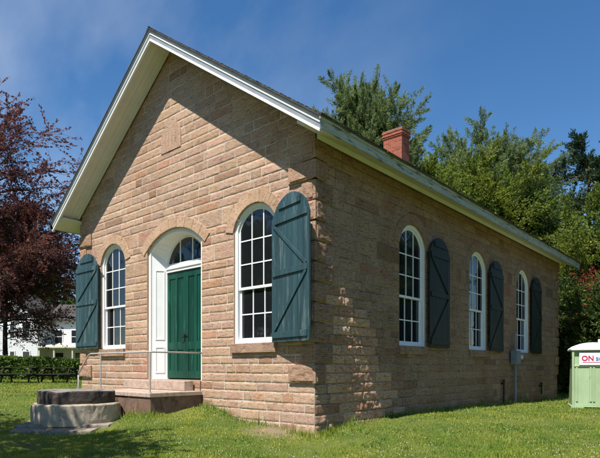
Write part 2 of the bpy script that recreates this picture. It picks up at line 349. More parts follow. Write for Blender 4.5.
def stone_wall(name, u0, u1, z0, ztop, openings, seed, mats, place, cell=0.035, dark=0.0, rough_fn=None):
    """ashlar wall: every stone a small relief block, standing on a mortar sheet; place(u,out,z)->xyz"""
    rng = random.Random(seed); rs = np.random.RandomState(seed)
    V = []; F = []; T = []; mi = []; nv = 0
    z = z0; row = 0; pend = None
    def inside(U, Z, extra=0.0):
        r = np.zeros(U.shape, bool)
        for (uc, hw, zb, R, zc) in openings:
            spring = zc + math.sqrt(max(0, R * R - hw * hw))
            r |= (np.abs(U - uc) < hw + 0.001) & (Z > zb) & (Z <= spring)
            r |= (Z > spring - 0.001) & ((U - uc) ** 2 + (Z - zc) ** 2 < (R + 0.07) ** 2)
        return r
    while z < ztop + 0.05:
        if z < 6.2:
            if pend is None:                      # each quoin lift is two courses, or one tall one low down
                tot = 0.424 if z > 1.0 else 0.43
                if rng.random() < (0.45 if z < 1.0 else 0.10): h = tot
                else: h = tot * rng.uniform(.44, .56); pend = tot - h
            else: h = pend; pend = None
        else: h = rng.uniform(0.20, 0.27)
        zm = z + h / 2
        cuts = [u0, u1]; gaps = []
        for (uc, hw, zb, R, zc) in openings:
            spring = zc + math.sqrt(max(0, R * R - hw * hw))
            if zm > zb and z < spring: gaps.append((uc - hw, uc + hw))
        gaps.sort(); spans = []; a = u0
        for g0, g1 in gaps: spans.append((a, g0)); a = g1
        spans.append((a, u1))
        for (a, b_) in spans:
            if b_ - a < 0.05: continue
            u = a + 0.0
            while u < b_ - 1e-6:
                ln = rng.choice([0.32, 0.42, 0.55, 0.66, 0.8, 0.95]) * rng.uniform(0.85, 1.15)
                if b_ - u - ln < 0.2: ln = b_ - u
                g_ = rng.uniform(0.005, 0.009); dp = rng.uniform(0.004, 0.009)
                base_t = 1 + rng.uniform(-0.08, 0.08); q = rng.random()
                base_t *= rng.choice([.93, 1, 1, 1.05])
                col = np.array([base_t, base_t * rng.uniform(0.975, 1.025), base_t * rng.uniform(0.93, 1.05)])
                if q < 0.05: col *= np.array([0.74, 0.68, 0.64])
                elif q < 0.16: col *= np.array([1.10, 1.11, 1.12])
                elif q < 0.24: col *= np.array([0.98, 0.86, 0.82])
                if rough_fn and rough_fn(u + ln / 2, zm) > 2: col *= np.array([1.55, 1.5, 1.45])  # grazing sun patch painted in by brightening these stones' tint
                nx = max(3, int(ln / cell)); nz_ = max(3, int(h / cell))
                xs = np.concatenate([[u + g_], np.linspace(u + g_ + 0.005, u + ln - g_ - 0.005, nx), [u + ln - g_]])
                zs = np.concatenate([[z + g_], np.linspace(z + g_ + 0.005, z + h - g_ - 0.005, nz_), [z + h - g_]])
                U, Z = np.meshgrid(xs, zs, indexing='ij')
                O = np.full(U.shape, dp)
                fr = rng.uniform(0.006, 0.014) if rng.random() > 0.25 else 0.004
                if not rough_fn: fr = fr * .65
                if rough_fn: fr = fr * rough_fn(u + ln / 2, zm)
                cu = (U - u) / ln; cz = (Z - z) / h
                if False: O += np.minimum(fr * 0.35, 0.02) * np.minimum(1, 5 * np.minimum(np.minimum(cu, 1 - cu) * ln / 0.3, np.minimum(cz, 1 - cz)))
                edge_ = np.minimum(1, np.minimum(np.minimum(cu, 1 - cu) * ln, np.minimum(cz, 1 - cz) * h) / 0.035)
                O += np.maximum(-0.5 * dp, noise_relief(U + seed, Z + row, seed + row, fr * 1.3) + fr * .12) * (0.25 + 0.75 * edge_)
                # ragged arrises
                jit = 0.006 * (vnoise(U * 30, Z * 30, seed) - 0.5)
                O = np.maximum(O, 0.006); O[0] = O[-1] = 0.0; O[:, 0] = O[:, -1] = 0.0
                U = U + jit * .6; Z = Z + jit * .6
                n1, n2 = U.shape
                P = place(U.ravel(), O.ravel(), Z.ravel()); V.append(P)
                i_, j_ = np.meshgrid(np.arange(n1 - 1), np.arange(n2 - 1), indexing='ij')
                bidx = (i_ * n2 + j_).ravel()
                f = np.stack([bidx, bidx + n2, bidx + n2 + 1, bidx + 1], 1)
                Uc = (U[:-1, :-1] + U[1:, 1:]).ravel() / 2; Zc = (Z[:-1, :-1] + Z[1:, 1:]).ravel() / 2
                keep = ~inside(Uc, Zc)
                if name == 'front_wall': keep &= Zc < APEX - SL * np.abs(Uc + 5) - 0.16
                f = f[keep]; F.append(f + nv); nv += len(P)
                T.append(np.repeat(col[None], len(f), 0)); mi.append(np.zeros(len(f), int))
                # mortar sheet behind this stone
                xs = np.linspace(u, u + ln, max(2, int(ln / 0.1))); zs = np.linspace(z, z + h, 4)
                U, Z = np.meshgrid(xs, zs, indexing='ij'); n1, n2 = U.shape
                P = place(U.ravel(), np.full(U.size, 0.0040), Z.ravel()); V.append(P)
                i_, j_ = np.meshgrid(np.arange(n1 - 1), np.arange(n2 - 1), indexing='ij'); bidx = (i_ * n2 + j_).ravel()
                f = np.stack([bidx, bidx + n2, bidx + n2 + 1, bidx + 1], 1)
                Uc = (U[:-1, :-1] + U[1:, 1:]).ravel() / 2; Zc = (Z[:-1, :-1] + Z[1:, 1:]).ravel() / 2
                keep = ~inside(Uc, Zc)
                if name == 'front_wall': keep &= Zc < APEX - SL * np.abs(Uc + 5) - 0.14
                f = f[keep]; F.append(f + nv); nv += len(P)
                T.append(np.ones((len(f), 3))); mi.append(np.ones(len(f), int))
                u += ln
        z += h; row += 1
    V = np.concatenate(V); F = np.concatenate(F); T = np.concatenate(T); mi = np.concatenate(mi)
    o = mesh_np(name, V, F, mats, house, T)
    o.data.polygons.foreach_set('material_index', mi.astype(np.int32)); return o

WIN_F = [-8.02, -1.785]; DOOR_U = -4.93; WIN_S = [4.09, 8.38, 12.71]
op_f = [(u, WHW, WZB, WR, WZC) for u in WIN_F] + [(DOOR_U, DHW, DZB, DR, DZC)]
op_s = [(u, WHW, WZB, WR, WZC) for u in WIN_S]
stone_wall('front_wall', -W_, 0, -0.2, 9.95, op_f, 11, [M['stone'], M['mortar']], lambda u, o, z: np.stack([u, -o, z], 1))
def sunlit_rubble(u, z): return 5.5 if (0.45 < u < 1.15 + .8 * (3.6 - z) / 1.2 and z < 3.1) else (1.5 if z < 1.1 else 0.9)  # rough area by the corner, also brightened as a sun patch
stone_wall('side_wall', 0, LEN, -0.2, 6.4, op_s, 23, [M['stone_side'], M['mortar_side']], lambda u, o, z: np.stack([o, u, z], 1), rough_fn=sunlit_rubble)

# the walls away from the camera, the wall thickness at the openings, and the floor inside
mb = MB()
mb.box((-10.35 + 0.35, 0.012, -0.3), (-9.65, LEN, 6.45)); 
mb.prism([(-9.65, -0.3), (-0.02, -0.3), (-0.02, 6.4), (-5, 9.9), (-9.65, 6.6)], LEN - 0.35, LEN - 0.005, 'y')
mb.build('rear_walls', M['stone_side'], house)
mb = MB(); mb.box((-9.64, 0.45, 0.9), (-0.45, LEN - 0.36, 1.0)); mb.build('floor_boards', M['dark'], house)
mb = MB(); mb.box((-9.64, 0.45, 6.2), (-0.45, LEN - 0.36, 6.25)); mb.build('ceiling', M['dark'], house)
mb = MB()
T45 = 0.45
def reveal(mb, ou, place, d0=0.0, d1=T45):
    n = len(ou); vs = [place(p, d0) for p in ou] + [place(p, d1) for p in ou]
    mb.add(vs, [(i, (i+1) % n, (i+1) % n + n, i + n) for i in range(n)])
for (uc, hw, zb, R, zc) in op_f:
    mb = MB(); reveal(mb, [(uc + a, z) for a, z in outline(hw, zb, R, zc)], lambda p, d: (p[0], d, p[1])); mb.build('opening_reveal', M['arch'], house, fix=False)
for (uc, hw, zb, R, zc) in op_s:
    mb = MB(); reveal(mb, [(uc + a, z) for a, z in outline(hw, zb, R, zc)], lambda p, d: (-d, p[0], p[1])); mb.build('opening_reveal', M['arch'], house, fix=False)

def stone_block(mb, quad, out0, out1, place, seed, col, n=(7, 7), bev=0.012, rel=0.004):
    """quad of four (u,z) corners -> block with a softly uneven face"""
    (a, b_, c, d) = [np.array(q, float) for q in quad]
    ss = [0, 0.04] + [i / (n[0] - 1) for i in range(1, n[0] - 1)] + [0.96, 1]
    ts = [0, 0.04] + [i / (n[1] - 1) for i in range(1, n[1] - 1)] + [0.96, 1]
    grid = []
    for s in ss:
        for t_ in ts:
            p = (1-s)*(1-t_)*a + s*(1-t_)*b_ + s*t_*c + (1-s)*t_*d
            e = s in (0, 1) or t_ in (0, 1)
            o = out1 - (bev if e else 0) + (0 if e else rel * (2 * float(vnoise(np.array([p[0]*11+seed*3.1]), np.array([p[1]*13]), seed)[0]) - 1))
            grid.append(place(p[0], o, p[1]))
    N = len(ts); fs = [(i*N+j, (i+1)*N+j, (i+1)*N+j+1, i*N+j+1) for i in range(len(ss)-1) for j in range(N-1)]
    base = len(grid)
    per = [i*N for i in range(len(ss))] + [(len(ss)-1)*N+j for j in range(1, N)] + [i*N+N-1 for i in range(len(ss)-2, -1, -1)] + [j for j in range(N-2, 0, -1)]
    pst = []
    for i in per:
        si, ti = divmod(i, N); s, t_ = ss[si], ts[ti]
        p = (1-s)*(1-t_)*a + s*(1-t_)*b_ + s*t_*c + (1-s)*t_*d
        pst.append(place(p[0], out0, p[1]))
    m = len(per); fs += [(per[i], per[(i+1) % m], base + (i+1) % m, base + i) for i in range(m)]
    mb.add(grid + pst, fs, 0, col)

rng = random.Random(4)
PF = lambda u, o, z: (u, -o, z)
PS = lambda u, o, z: (o, u, z)
def voussoirs(uc, hw, R, zc, n, place, mat, seed):
    mb = MB(); a = math.asin(hw / R) + 0.10
    for i in range(n):
        a0 = -a + 2*a*i/n + 0.003; a1 = -a + 2*a*(i+1)/n - 0.003; c = rng.uniform(0.93, 1.07)
        K = 3
        for q in range(K):
            b0 = a0 + (a1-a0)*q/K; b1 = a0 + (a1-a0)*(q+1)/K
            r1 = R + RINGW
            quad = [(uc+R*math.sin(b0), zc+R*math.cos(b0)), (uc+R*math.sin(b1), zc+R*math.cos(b1)), (uc+r1*math.sin(b1), zc+r1*math.cos(b1)), (uc+r1*math.sin(b0), zc+r1*math.cos(b0))]
            stone_block(mb, quad, -0.02, 0.030, place, seed + i, (c, c*rng.uniform(.97,1.0), c*0.98), n=(3, 5), bev=0.002, rel=0.003)
    return mb.build('stone_arch', mat, house)
for i, u in enumerate(WIN_F): voussoirs(u, WHW, WR, WZC, 7, PF, M['arch'], 50 + i)
voussoirs(DOOR_U, DHW, DR, DZC, 9, PF, M['arch'], 70)
for i, u in enumerate(WIN_S): voussoirs(u, WHW, WR, WZC, 7, PS, M['stone_side'], 80 + i)

# quoins: alternate long and short at the corners, two wall courses each
def quoin_stack(name_lab, cx, cy, sx, sy, z_from, z_to, zstep=0.424, n0=0):
    z = z_from; i = n0
    while z < z_to - 0.1:
        lx, ly = ((0.34, 0.56) if i % 2 else (0.70, 0.30))
        h = min(zstep, z_to - z); p = (0.042 if i % 2 else 0.062) + rng.uniform(0, 0.008)
        mb = MB(); g_ = 0.020; c = rng.uniform(0.84, 1.06)
        # chiselled faces over a plain core
        xa, xb = sorted((cx - sx * p, cx + sx * lx)); ya, yb = sorted((cy - sy * p, cy + sy * ly))
        mb.box((xa + .012, ya + .012, z + g_ + .01), (xb - .012, yb - .012, z + h - g_ - .01), 0, None, (c, c, c))
        if cy == 0: stone_block(mb, [(xa, z+g_), (xb, z+g_), (xb, z+h-g_), (xa, z+h-g_)], -0.03, p + 0.004, PF, i, (c, c*.98, c*.96), rel=0.006)
        if cx == 0: stone_block(mb, [(ya, z+g_), (yb, z+g_), (yb, z+h-g_), (ya, z+h-g_)], -0.03, p + 0.004, PS, i + 40, (c, c*.98, c*.96), rel=0.006)
        m_ = .055
        if cy == 0: stone_block(mb, [(xa+m_, z+m_), (xb-m_, z+m_), (xb-m_, z+h-m_), (xa+m_, z+h-m_)], p - .01, p + 0.020, PF, i + 7, (c*.94, c*.9, c*.87), n=(14, 10), bev=.010, rel=0.008)
        if cx == 0: stone_block(mb, [(ya+m_, z+m_), (yb-m_, z+m_), (yb-m_, z+h-m_), (ya+m_, z+h-m_)], p - .01, p + 0.020, PS, i + 47, (c*.94, c*.9, c*.87), n=(14, 10), bev=.010, rel=0.008)
        q_ = mb.build('quoin', [M['stone'], M['stone_side']], house)
        if cx == 0:
            for pl in q_.data.polygons:
                if pl.normal.x > .6: pl.material_index = 1  # side faces take the darker copy with shade in its colour
        z += h; i += 1
quoin_stack('', 0, 0, -1, 1, 1.092, 6.2, n0=0)
quoin_stack('', 0, LEN, -1, -1, 1.092, 6.2, n0=1)
quoin_stack('', -W_, 0, 1, 1, 1.092, 6.2, n0=0)

# arched date stone in the gable
mb = MB()
pts = [(-5.44, 7.28), (-4.56, 7.28)] + [(-5 + 0.44*math.cos(a), 7.62 + 0.44*math.sin(a)) for a in [i*math.pi/12 for i in range(13)]]
mb.prism(pts, -0.026, 0.0, 'y')
for i, (x, h) in enumerate(((-5.27, .24), (-5.12, .30), (-4.97, .32), (-4.82, .28))):
    mb.box((x, -0.032, 7.48), (x + 0.03, -0.024, 7.48 + h))
mb.build('date_stone', M['stone'], house)

# ---------------- windows
def band(mb, o1, o2, y0, y1, m=0):
    """solid ring between two matching outlines, depth y0..y1; bottoms joined"""
    n = len(o1); vs = [(p[0], y0, p[1]) for p in o1] + [(p[0], y0, p[1]) for p in o2] + [(p[0], y1, p[1]) for p in o1] + [(p[0], y1, p[1]) for p in o2]
    fs = []
    for i in range(n):
        j = (i + 1) % n
        fs += [(i, j, j+n, i+n), (i+2*n, i+3*n, j+3*n, j+2*n), (i+n, j+n, j+3*n, i+3*n), (i, i+2*n, j+2*n, j)]
    mb.add(vs, fs, m)
def top_at(u, R, zc): return zc + math.sqrt(R*R - u*u)

def make_window(loc, rz):
    mb = MB(); t1 = 0.085
    band(mb, outline(WHW - .004, WZB + .004, WR - .004, WZC), outline(WHW - t1, WZB + 0.07, WR - t1, WZC), 0.045, 0.24)
    band(mb, outline(WHW - .006, WZB + .006, WR - .006, WZC), outline(WHW - .03, WZB + 0.03, WR - .03, WZC), 0.03, 0.044)
    wn = mb.build('window', M['white'], house, loc=loc); wn.rotation_euler = (0, 0, rz)
    gh = WHW - t1 - 0.05; gR = WR - t1 - 0.05; zmid = 3.30
    # upper sash
    mb = MB(); o1 = outline(gh + .05, zmid - .03, gR + .05, WZC); o2 = outline(gh, zmid + .03, gR, WZC)
    band(mb, o1, o2, 0.09, 0.125)
    for u in (-gh/3, gh/3): mb.box((u - .014, .093, zmid + .029), (u + .014, .12, top_at(u, gR, WZC) + .004))
    for z in (3.865, 4.42): mb.box((-gh - .004, .096, z - .014), (gh + .004, .118, z + .014))
    mb.build('upper_sash', M['white'], wn)
    mb = MB()
    band(mb, [(-gh-.05, WZB+.071), (-gh-.05, zmid+.03), (gh+.05, zmid+.03), (gh+.05, WZB+.071)], [(-gh, WZB+.13), (-gh, zmid-.03), (gh, zmid-.03), (gh, WZB+.13)], 0.13, 0.165)
    for u in (-gh/3, gh/3): mb.box((u - .014, .133, WZB + .128), (u + .014, .16, zmid - .028))
    mb.box((-gh - .004, .136, 2.69 - .014), (gh + .004, .158, 2.69 + .014))
    mb.build('lower_sash', M['white'], wn)
    mb = MB(); o = outline(gh + .01, zmid, gR + .01, WZC); mb.add([(p[0], .108, p[1]) for p in o], [tuple(range(len(o)))])
    mb.add([(-gh-.01, .148, WZB+.1), (gh+.01, .148, WZB+.1), (gh+.01, .148, zmid), (-gh-.01, .148, zmid)], [(0, 1, 2, 3)])
    mb.build('pane', M['glass'], wn, fix=False)
    mb = MB()
    stone_block(mb, [(-WHW-.055, 1.775), (WHW+.0, 1.775), (WHW+.0, 1.997), (-WHW-.055, 1.997)], -0.2, 0.085, PF, 5, (1, 1, 1), n=(14, 5), bev=.008, rel=.005)
    mb.build('sill', M['sill'] if rz == 0 else M['stone_side'], wn)
    return wn
wins = [make_window((u, 0, 0), 0) for u in WIN_F] + [make_window((0, u, 0), R_(90)) for u in WIN_S]
for wn in wins[2:]:       # pale blinds drawn to the side inside the long wall's windows
    mb = MB()
    for j in range(8): mb.box((0.18 + j * .045, .33 + .012 * (j % 2), 2.05), (0.18 + j * .045 + .043, .34 + .012 * (j % 2), 4.6))
    mb.build('curtain', M['curtain'], wn)

# ---------------- shutters, hinged at the right jamb (side=+1) or left jamb (-1)
SW = 1.36
def make_shutter(loc, rz, side, mat, width=SW, zb=1.99, diag=1):
    """local x runs away from the hinge; board faces are at y 0..-0.04 (front is -y)"""
    mb = MB(); hw = width / 2; R = hw * 1.03; zc = 5.09 - R; rr = random.Random(int(loc[0] * 100 + loc[1] * 77) & 255)
    nb = 7; bw = width / nb
    def top(u): return zc + math.sqrt(max(R*R - u*u, 0)) if abs(u) < R else zc
    for i in range(nb):
        a = -hw + i * bw + .003; b_ = a + bw - .006; y = -0.035 - rr.uniform(0, .004)
        pts = [(a, zb + rr.uniform(-.008, .008)), (b_, zb + rr.uniform(-.008, .008))] + [(b_ - (b_ - a) * q / 4, top(b_ - (b_ - a) * q / 4)) for q in range(5)]
        pts = [((p[0] + hw) * side, p[1]) for p in pts]
        mb.prism(pts, y, 0.0, 'y')
    sh = mb.build('shutter', mat, house, loc=loc); sh.rotation_euler = (0, 0, rz)
    bt = MB(); dk = MB()
    zl = [zb + .15, zb + 1.48, 4.58]
    for z in zl + [4.88]:
        m_ = top(0) - z
        hh = hw - .05 if z < 4.7 else max(.2, math.sqrt(max(R*R - (z + .06 - zc)**2, 0)) - .04)
        x0, x1 = sorted(((hw - hh) * side, (hw + hh) * side))
        mb2 = MB(); mb2.box((x0, -.066, z - .065), (x1, -.034, z + .065)); mb2.build('batten', mat, sh, bevel=.004)
    def brace(xa, za, xb, zb_):
        d = Vector((xb - xa, 0, zb_ - za)); L_ = d.length; d.normalize(); n = Vector((-d.z, 0, d.x)) * .034
        p, q = Vector((xa, 0, za)), Vector((xb, 0, zb_))
        m3 = MB(); poly = [p - n, q - n, q + n, p + n]; m3.prism([(v.x, v.z) for v in poly], -.064, -.036, 'y'); m3.build('brace', mat, sh)
    far, near = (width - .09) * side, .09 * side
    if side > 0: brace(near, zl[2] - .07, far, zl[1] + .07); brace(near, zl[0] + .07, far, zl[1] - .07)
    else: brace(near, zl[2] - .07, far, zl[1] + .07); brace(far, zl[0] + .07, near, zl[1] - .07)
    for z in (zb + .2, 4.60):
        m4 = MB(); m4.box(tuple(sorted((-.09*side, .02*side)))[0:1] + (-.02, z - .02), tuple(sorted((-.09*side, .02*side)))[1:] + (.004, z + .02))
        m4.tube([(0, -.01, z - .06), (0, -.01, z + .06)], .018); m4.build('hinge', M['iron'], sh)
    return sh
make_shutter((-8.70, -0.105, 0), 0, -1, M['teal'], 1.44, 2.03)
make_shutter((-1.10, -0.105, 0), R_(-13), 1, M['teal'], 1.36, 1.985)
for u in WIN_S: make_shutter((0.105, u + 0.70, 0), R_(90 + 1.5), 1, M['shaded_shutter'], 1.30, 1.99)

# ---------------- door
mb = MB()
oO = outline(DHW - .004, DZB, DR - .004, DZC); oA = outline(DHW - .10, DZB, DR - .10, DZC)
IR = 0.90; izc = 5.06 - IR; oI = outline(0.86, DZB, IR, izc)
def ring3(mb, a, ya, b_, yb, m=0):
    n = len(a); mb.add([(p[0], ya, p[1]) for p in a] + [(p[0], yb, p[1]) for p in b_], [(i, i+1, i+1+n, i+n) for i in range(n-1)], m)
ring3(mb, oO, .2, oO, .05); ring3(mb, oO, .05, oA, .05); ring3(mb, oA, .05, oA, .09); ring3(mb, oA, .09, oI, .42); ring3(mb, oI, .42, oI, .50)
dc = mb.build('door_casing', M['white'], house, loc=(DOOR_U, 0, 0), fix=False)
for s in (-1, 1):          # moulded panels on the splayed jambs
    xa, xb = s * (DHW - .10), s * .86
    for (z0, z1) in ((1.28, 2.02), (2.22, 4.2)):
        mb = MB()
        def PJ(t_, o, z): return ((xa + (xb - xa) * t_) - s * o * .95, .09 + .33 * t_ - o * .3, z)
        for (ta, tb, za, zb_) in ((.2, .26, z0, z1), (.76, .82, z0, z1), (.26, .76, z0, z0 + .025), (.26, .76, z1 - .025, z1)):
            vs = [PJ(ta, 0, za), PJ(tb, 0, za), PJ(tb, 0, zb_), PJ(ta, 0, zb_), PJ(ta, .015, za), PJ(tb, .015, za), PJ(tb, .015, zb_), PJ(ta, .015, zb_)]
            mb.add(vs, [(0,3,2,1),(4,5,6,7),(0,1,5,4),(1,2,6,5),(2,3,7,6),(3,0,4,7)])
        mb.build('jamb_panel', M['white'], dc)
mb = MB(); mb.box((-.86, .385, 4.12), (.86, .49, 4.20)); mb.box((-.86, .36, 4.201), (.86, .49, 4.235)); mb.box((-.86, .40, 4.236), (.86, .49, 4.31)); mb.build('transom_bar', M['white'], dc)
mb = MB(); o1 = outline(.858, 4.311, IR-.002, izc); o2 = outline(.81, 4.36, IR - .05, izc); band(mb, o1, o2, .43, .47)
for u in (-.275, .275): mb.box((u - .018, .435, 4.355), (u + .018, .465, top_at(u, IR - .05, izc) + .004))
tr = mb.build('fanlight', M['white'], house, loc=(DOOR_U, 0, 0))
mb = MB(); o = outline(.82, 4.34, IR - .04, izc); mb.add([(p[0], .45, p[1]) for p in o], [tuple(range(len(o)))]); mb.build('pane', M['glass'], tr, fix=False)
for s in (-1, 1):
    a, b_ = sorted((s * .004, s * .856)); mb = MB()
    mb.box((a, .45, 1.135), (b_, .48, 4.119))
    st = .10; mid = (a + b_) / 2
    for x0, x1 in ((a, a + st), (b_ - st, b_), (mid - .045, mid + .045)): mb.box((x0, .42, 1.136), (x1, .449, 4.118))
    for z0, z1 in ((1.137, 1.34), (1.93, 2.14), (3.93, 4.117)):
        mb.box((a + st + .001, .422, z0), (mid - .046, .449, z1)); mb.box((mid + .046, .422, z0), (b_ - st - .001, .449, z1))
    for x0, x1 in ((a + st, mid - .045), (mid + .045, b_ - st)):          # beaded boards in each panel
        for q in range(3):
            ww = (x1 - x0) / 3; mb.box((x0 + q*ww + .006, .440, 1.34), (x0 + (q+1)*ww - .006, .4495, 3.93))
    d = mb.build('door', M['green'], house, loc=(DOOR_U, 0, 0), bevel=.003)
    if s == -1:
        l = MB(); l.box((-.075, .40, 2.16), (-.03, .419, 2.36)); l.tube([(-.05, .40, 2.27), (-.05, .35, 2.27), (-.15, .34, 2.26)], .013)
        l.tube([(-.11, .385, 2.36), (.10, .385, 2.33)], .012); l.build('latch', M['iron'], d)

# ---------------- roof, boards, soffits
Y0, Y1 = -EV, LEN + 1.1; XO = EV + .01
mb = MB(); th = .05
rs = np.random.RandomState(3)
for s in (-1, 1):
    Ls = math.hypot(5 + XO, SL * (5 + XO)); nrow = 50; ang = math.atan(SL)
    for r in range(nrow):                       # shingle courses, each a little proud of the one above
        d0 = r * Ls / nrow; d1 = (r + 1) * Ls / nrow + .012
        y = Y0 - .04
        while y < Y1 + .04:
            wdt = rs.uniform(.22, .42) if (y < 1.5 or r > 46) else 2.2; yb = min(y + wdt, Y1 + .04)
            last = r == nrow - 1; lift = (.040 if last else .020) + rs.uniform(0, .008); c = rs.uniform(.75, 1.3)
            def P(d, yy, n): return (-5 + s * (d*math.cos(ang) + n*math.sin(ang)), yy, APEX + .0 - d*math.sin(ang) + n*math.cos(ang))
            j = (rs.uniform(-.012, .02) if r > 46 or y < 1.5 else 0) + (.045 if last else 0)
            vs = [P(d0, y, .004), P(d0, yb - .006, .004), P(d1 + j, yb - .006, lift), P(d1 + j, y, lift), P(d1 + j, y, .002), P(d1 + j, yb - .006, .002), P(d0, y, .0), P(d0, yb-.006, .0)]
            mb.add(vs, [(0, 1, 2, 3), (3, 2, 5, 4), (0, 3, 4, 6), (1, 7, 5, 2)], 0, (c, c, c)); y = yb
roof = mb.build('roof', M['shingle'], house, fix=False)
for s in (-1, 1):                               # ridge caps
    pass
mb = MB()
for i in range(62):
    y = Y0 - .05 + i * .315
    if y > Y1: break
    c = rs.uniform(.7, 1.2); q = .13
    mb.add([(-5 - q, y, APEX - q*SL + .03), (-5, y, APEX + .045), (-5 + q, y, APEX - q*SL + .03), (-5 - q, y + .33, APEX - q*SL + .022), (-5, y + .33, APEX + .035), (-5 + q, y + .33, APEX - q*SL + .022),
            (-5 - q, y, APEX - q*SL + .01), (-5 + q, y, APEX - q*SL + .01)], [(0, 1, 4, 3), (1, 2, 5, 4), (0, 6, 1), (1, 7, 2)], 0, (c, c, c))
mb.build('ridge_cap', M['shingle'], roof, fix=False)

# roof deck (sloping boards) : closed slab; under it the soffits
def slab(mb, x0, z0, x1, z1, t0, t1, y0, y1, m=0): mb.prism([(x0, z0 - t0), (x1, z1 - t0), (x1, z1 - t1), (x0, z0 - t1)], y0, y1, 'y', m)
mb = MB()
for s in (-1, 1):
    xe = -5 + s * (5 + XO - .03); ze = APEX - SL * (5 + XO - .03)
    slab(mb, -5, APEX, xe, ze, .004, .12, Y0 + .04, Y1 - .04)
mb.build('roof_deck', M['soffit'], house)
# rake soffit: boards under the gable overhang, front and rear, following the slope
def rake_soffit(y0, y1):
    mb = MB(); n = 4
    for s in (-1, 1):
        xe = -5 + s * (5 + XO - .05); ze = APEX - SL * (5 + XO - .05)
        for i in range(n):
            a = y0 + (y1 - y0) * i / n; b_ = y0 + (y1 - y0) * (i + 1) / n - .004
            slab(mb, -5, APEX, xe, ze, .20, .255 - .004 * (i % 2), a, b_)
    return mb.build('soffit', M['soffit'], house)
rake_soffit(Y0 + .03, -.052); rake_soffit(LEN + .02, Y1 - .03)
# frieze moulding where the soffit meets the stone
mb = MB()
for s in (-1, 1): slab(mb, -5, APEX, -5 + s * 5.06, APEX - SL * 5.06, .26, .335, -.11, -.053)
mb.build('frieze', M['soffit'], house)
# moulded rake boards: one profile swept down each slope; (out, down) pairs
prof = [(0, .0), (.085, .0), (.085, .022), (.072, .034), (.058, .060), (.040, .085), (.034, .100), (.046, .104), (.046, .122), (.030, .130), (.026, .215), (.048, .222), (.050, .262), (.0, .268)]
def rake(y, sgn):
    mb = MB()
    for s in (-1, 1):
        xe = -5 + s * (5 + XO); ze = APEX - SL * (5 + XO); k_ = 1 / math.cos(math.atan(SL)); n = len(prof)
        vs = [(-5, y + sgn * p[0], APEX - .002 - p[1] * k_) for p in prof] + [(xe, y + sgn * p[0], ze - .002 - p[1] * k_) for p in prof]
        mb.add(vs, [(i, (i+1) % n, (i+1) % n + n, i + n) for i in range(n)] + [tuple(range(n)), tuple(range(2*n-1, n-1, -1))])
        c0 = len(mb.f) - n - 2
        for q in (6, 7, 8, 10, 11, 12): mb.m[c0 + q] = 1  # bright strips painted where the moulding catches light
        for q in (0, 1, 2): mb.m[c0 + q] = 2
    return mb.build('rake_board', [M['trim'], M['white'], M['shingle']], house)
rake(Y0 + .03, -1); rake(Y1 - .03, 1)
# eaves: upright fascia, sloping soffit back to the wall
for s in (-1, 1):
    xe = -5 + s * (5 + XO); ze = APEX - SL * (5 + XO); xw = -5 + s * 5.055
    mb = MB(); a, b_ = sorted((xe - s * .03, xe)); mb.box((a, Y0 + .032, ze - .25), (b_, Y1 - .032, ze - .012))
    a, b_ = sorted((xe - s * .01, xe + s * .022)); mb.box((a, Y0 - .02, ze - .085), (b_, Y1 + .02, ze - .004))
    mb.build('fascia', M['fascia'], house)
    mb = MB(); mb.prism([(xe - s*.031, ze - .235), (xw, ze + .03), (xw, ze + .06), (xe - s*.031, ze - .20)], Y0 + .034, Y1 - .034, 'y')
    mb.prism([(xw, ze - .07), (xw + s*.035, ze - .05), (xw + s*.06, ze + .02), (xw, ze + .029)], .0, LEN, 'y')
    # boxed end closing the eave at the gable
    mb.prism([(xe - s*.031, ze - .234), (xw, ze + .031), (xw, roof_z(xw) - .26), (xe - s*.031, ze - .19)], Y0 + .036, Y0 + .06, 'y')
    mb.build('soffit', M['soffit'], house)

# chimney
mb = MB(); mb.box((-5.46, 11.35, 8.9), (-4.55, 11.98, 11.36))
for i, (z0, z1, e) in enumerate(((11.361, 11.43, .03), (11.431, 11.50, .055), (11.501, 11.57, .03), (11.571, 11.66, .05))): mb.box((-5.46 - e, 11.35 - e, z0), (-4.55 + e, 11.98 + e, z1))
ch = mb.build('chimney', M['brick'], house)
mb = MB(); mb.box((-5.48, 11.33, 11.661), (-4.53, 12.0, 11.70)); mb.box((-5.2, 11.5, 11.701), (-4.8, 11.83, 11.76)); mb.build('chimney_cap', M['slab'], ch)

# ------------------------------------------------------------------ stoop
st = empty('stone_stoop', (-3.64, -1.55, 0.3))
tag(st, 'brown stone stoop with pipe handrail below the green double door', 'steps')
def lbox(mb, a, b_, o): mb.box(tuple(p - q for p, q in zip(a, o)), tuple(p - q for p, q in zip(b_, o)))
O = (-3.64, -1.55, .3)
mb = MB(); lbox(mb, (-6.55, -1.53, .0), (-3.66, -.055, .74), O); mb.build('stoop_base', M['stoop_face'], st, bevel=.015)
mb = MB(); xs = [-6.58, -5.5, -4.6, -3.63]
for a, b_ in zip(xs[:-1], xs[1:]): lbox(mb, (a + .004, -1.56, .741), (b_ - .004, -.056, .84 + rng.uniform(-.004, .004)), O)
mb.build('landing_slab', M['stoop'], st, bevel=.012)
mb = MB()
for a, b_ in ((-6.85, -5.3), (-5.29, -3.98)): lbox(mb, (a, -.34, .846), (b_, -.056, 1.095), O)
mb.build('door_step', M['stoop'], st, bevel=.015)
mb = MB(); lbox(mb, (-6.95, -1.45, .2), (-6.56, -.1, .62), O); mb.build('side_step', M['stoop'], st, bevel=.015)
mb = MB(); yr = -1.50; rr = .021
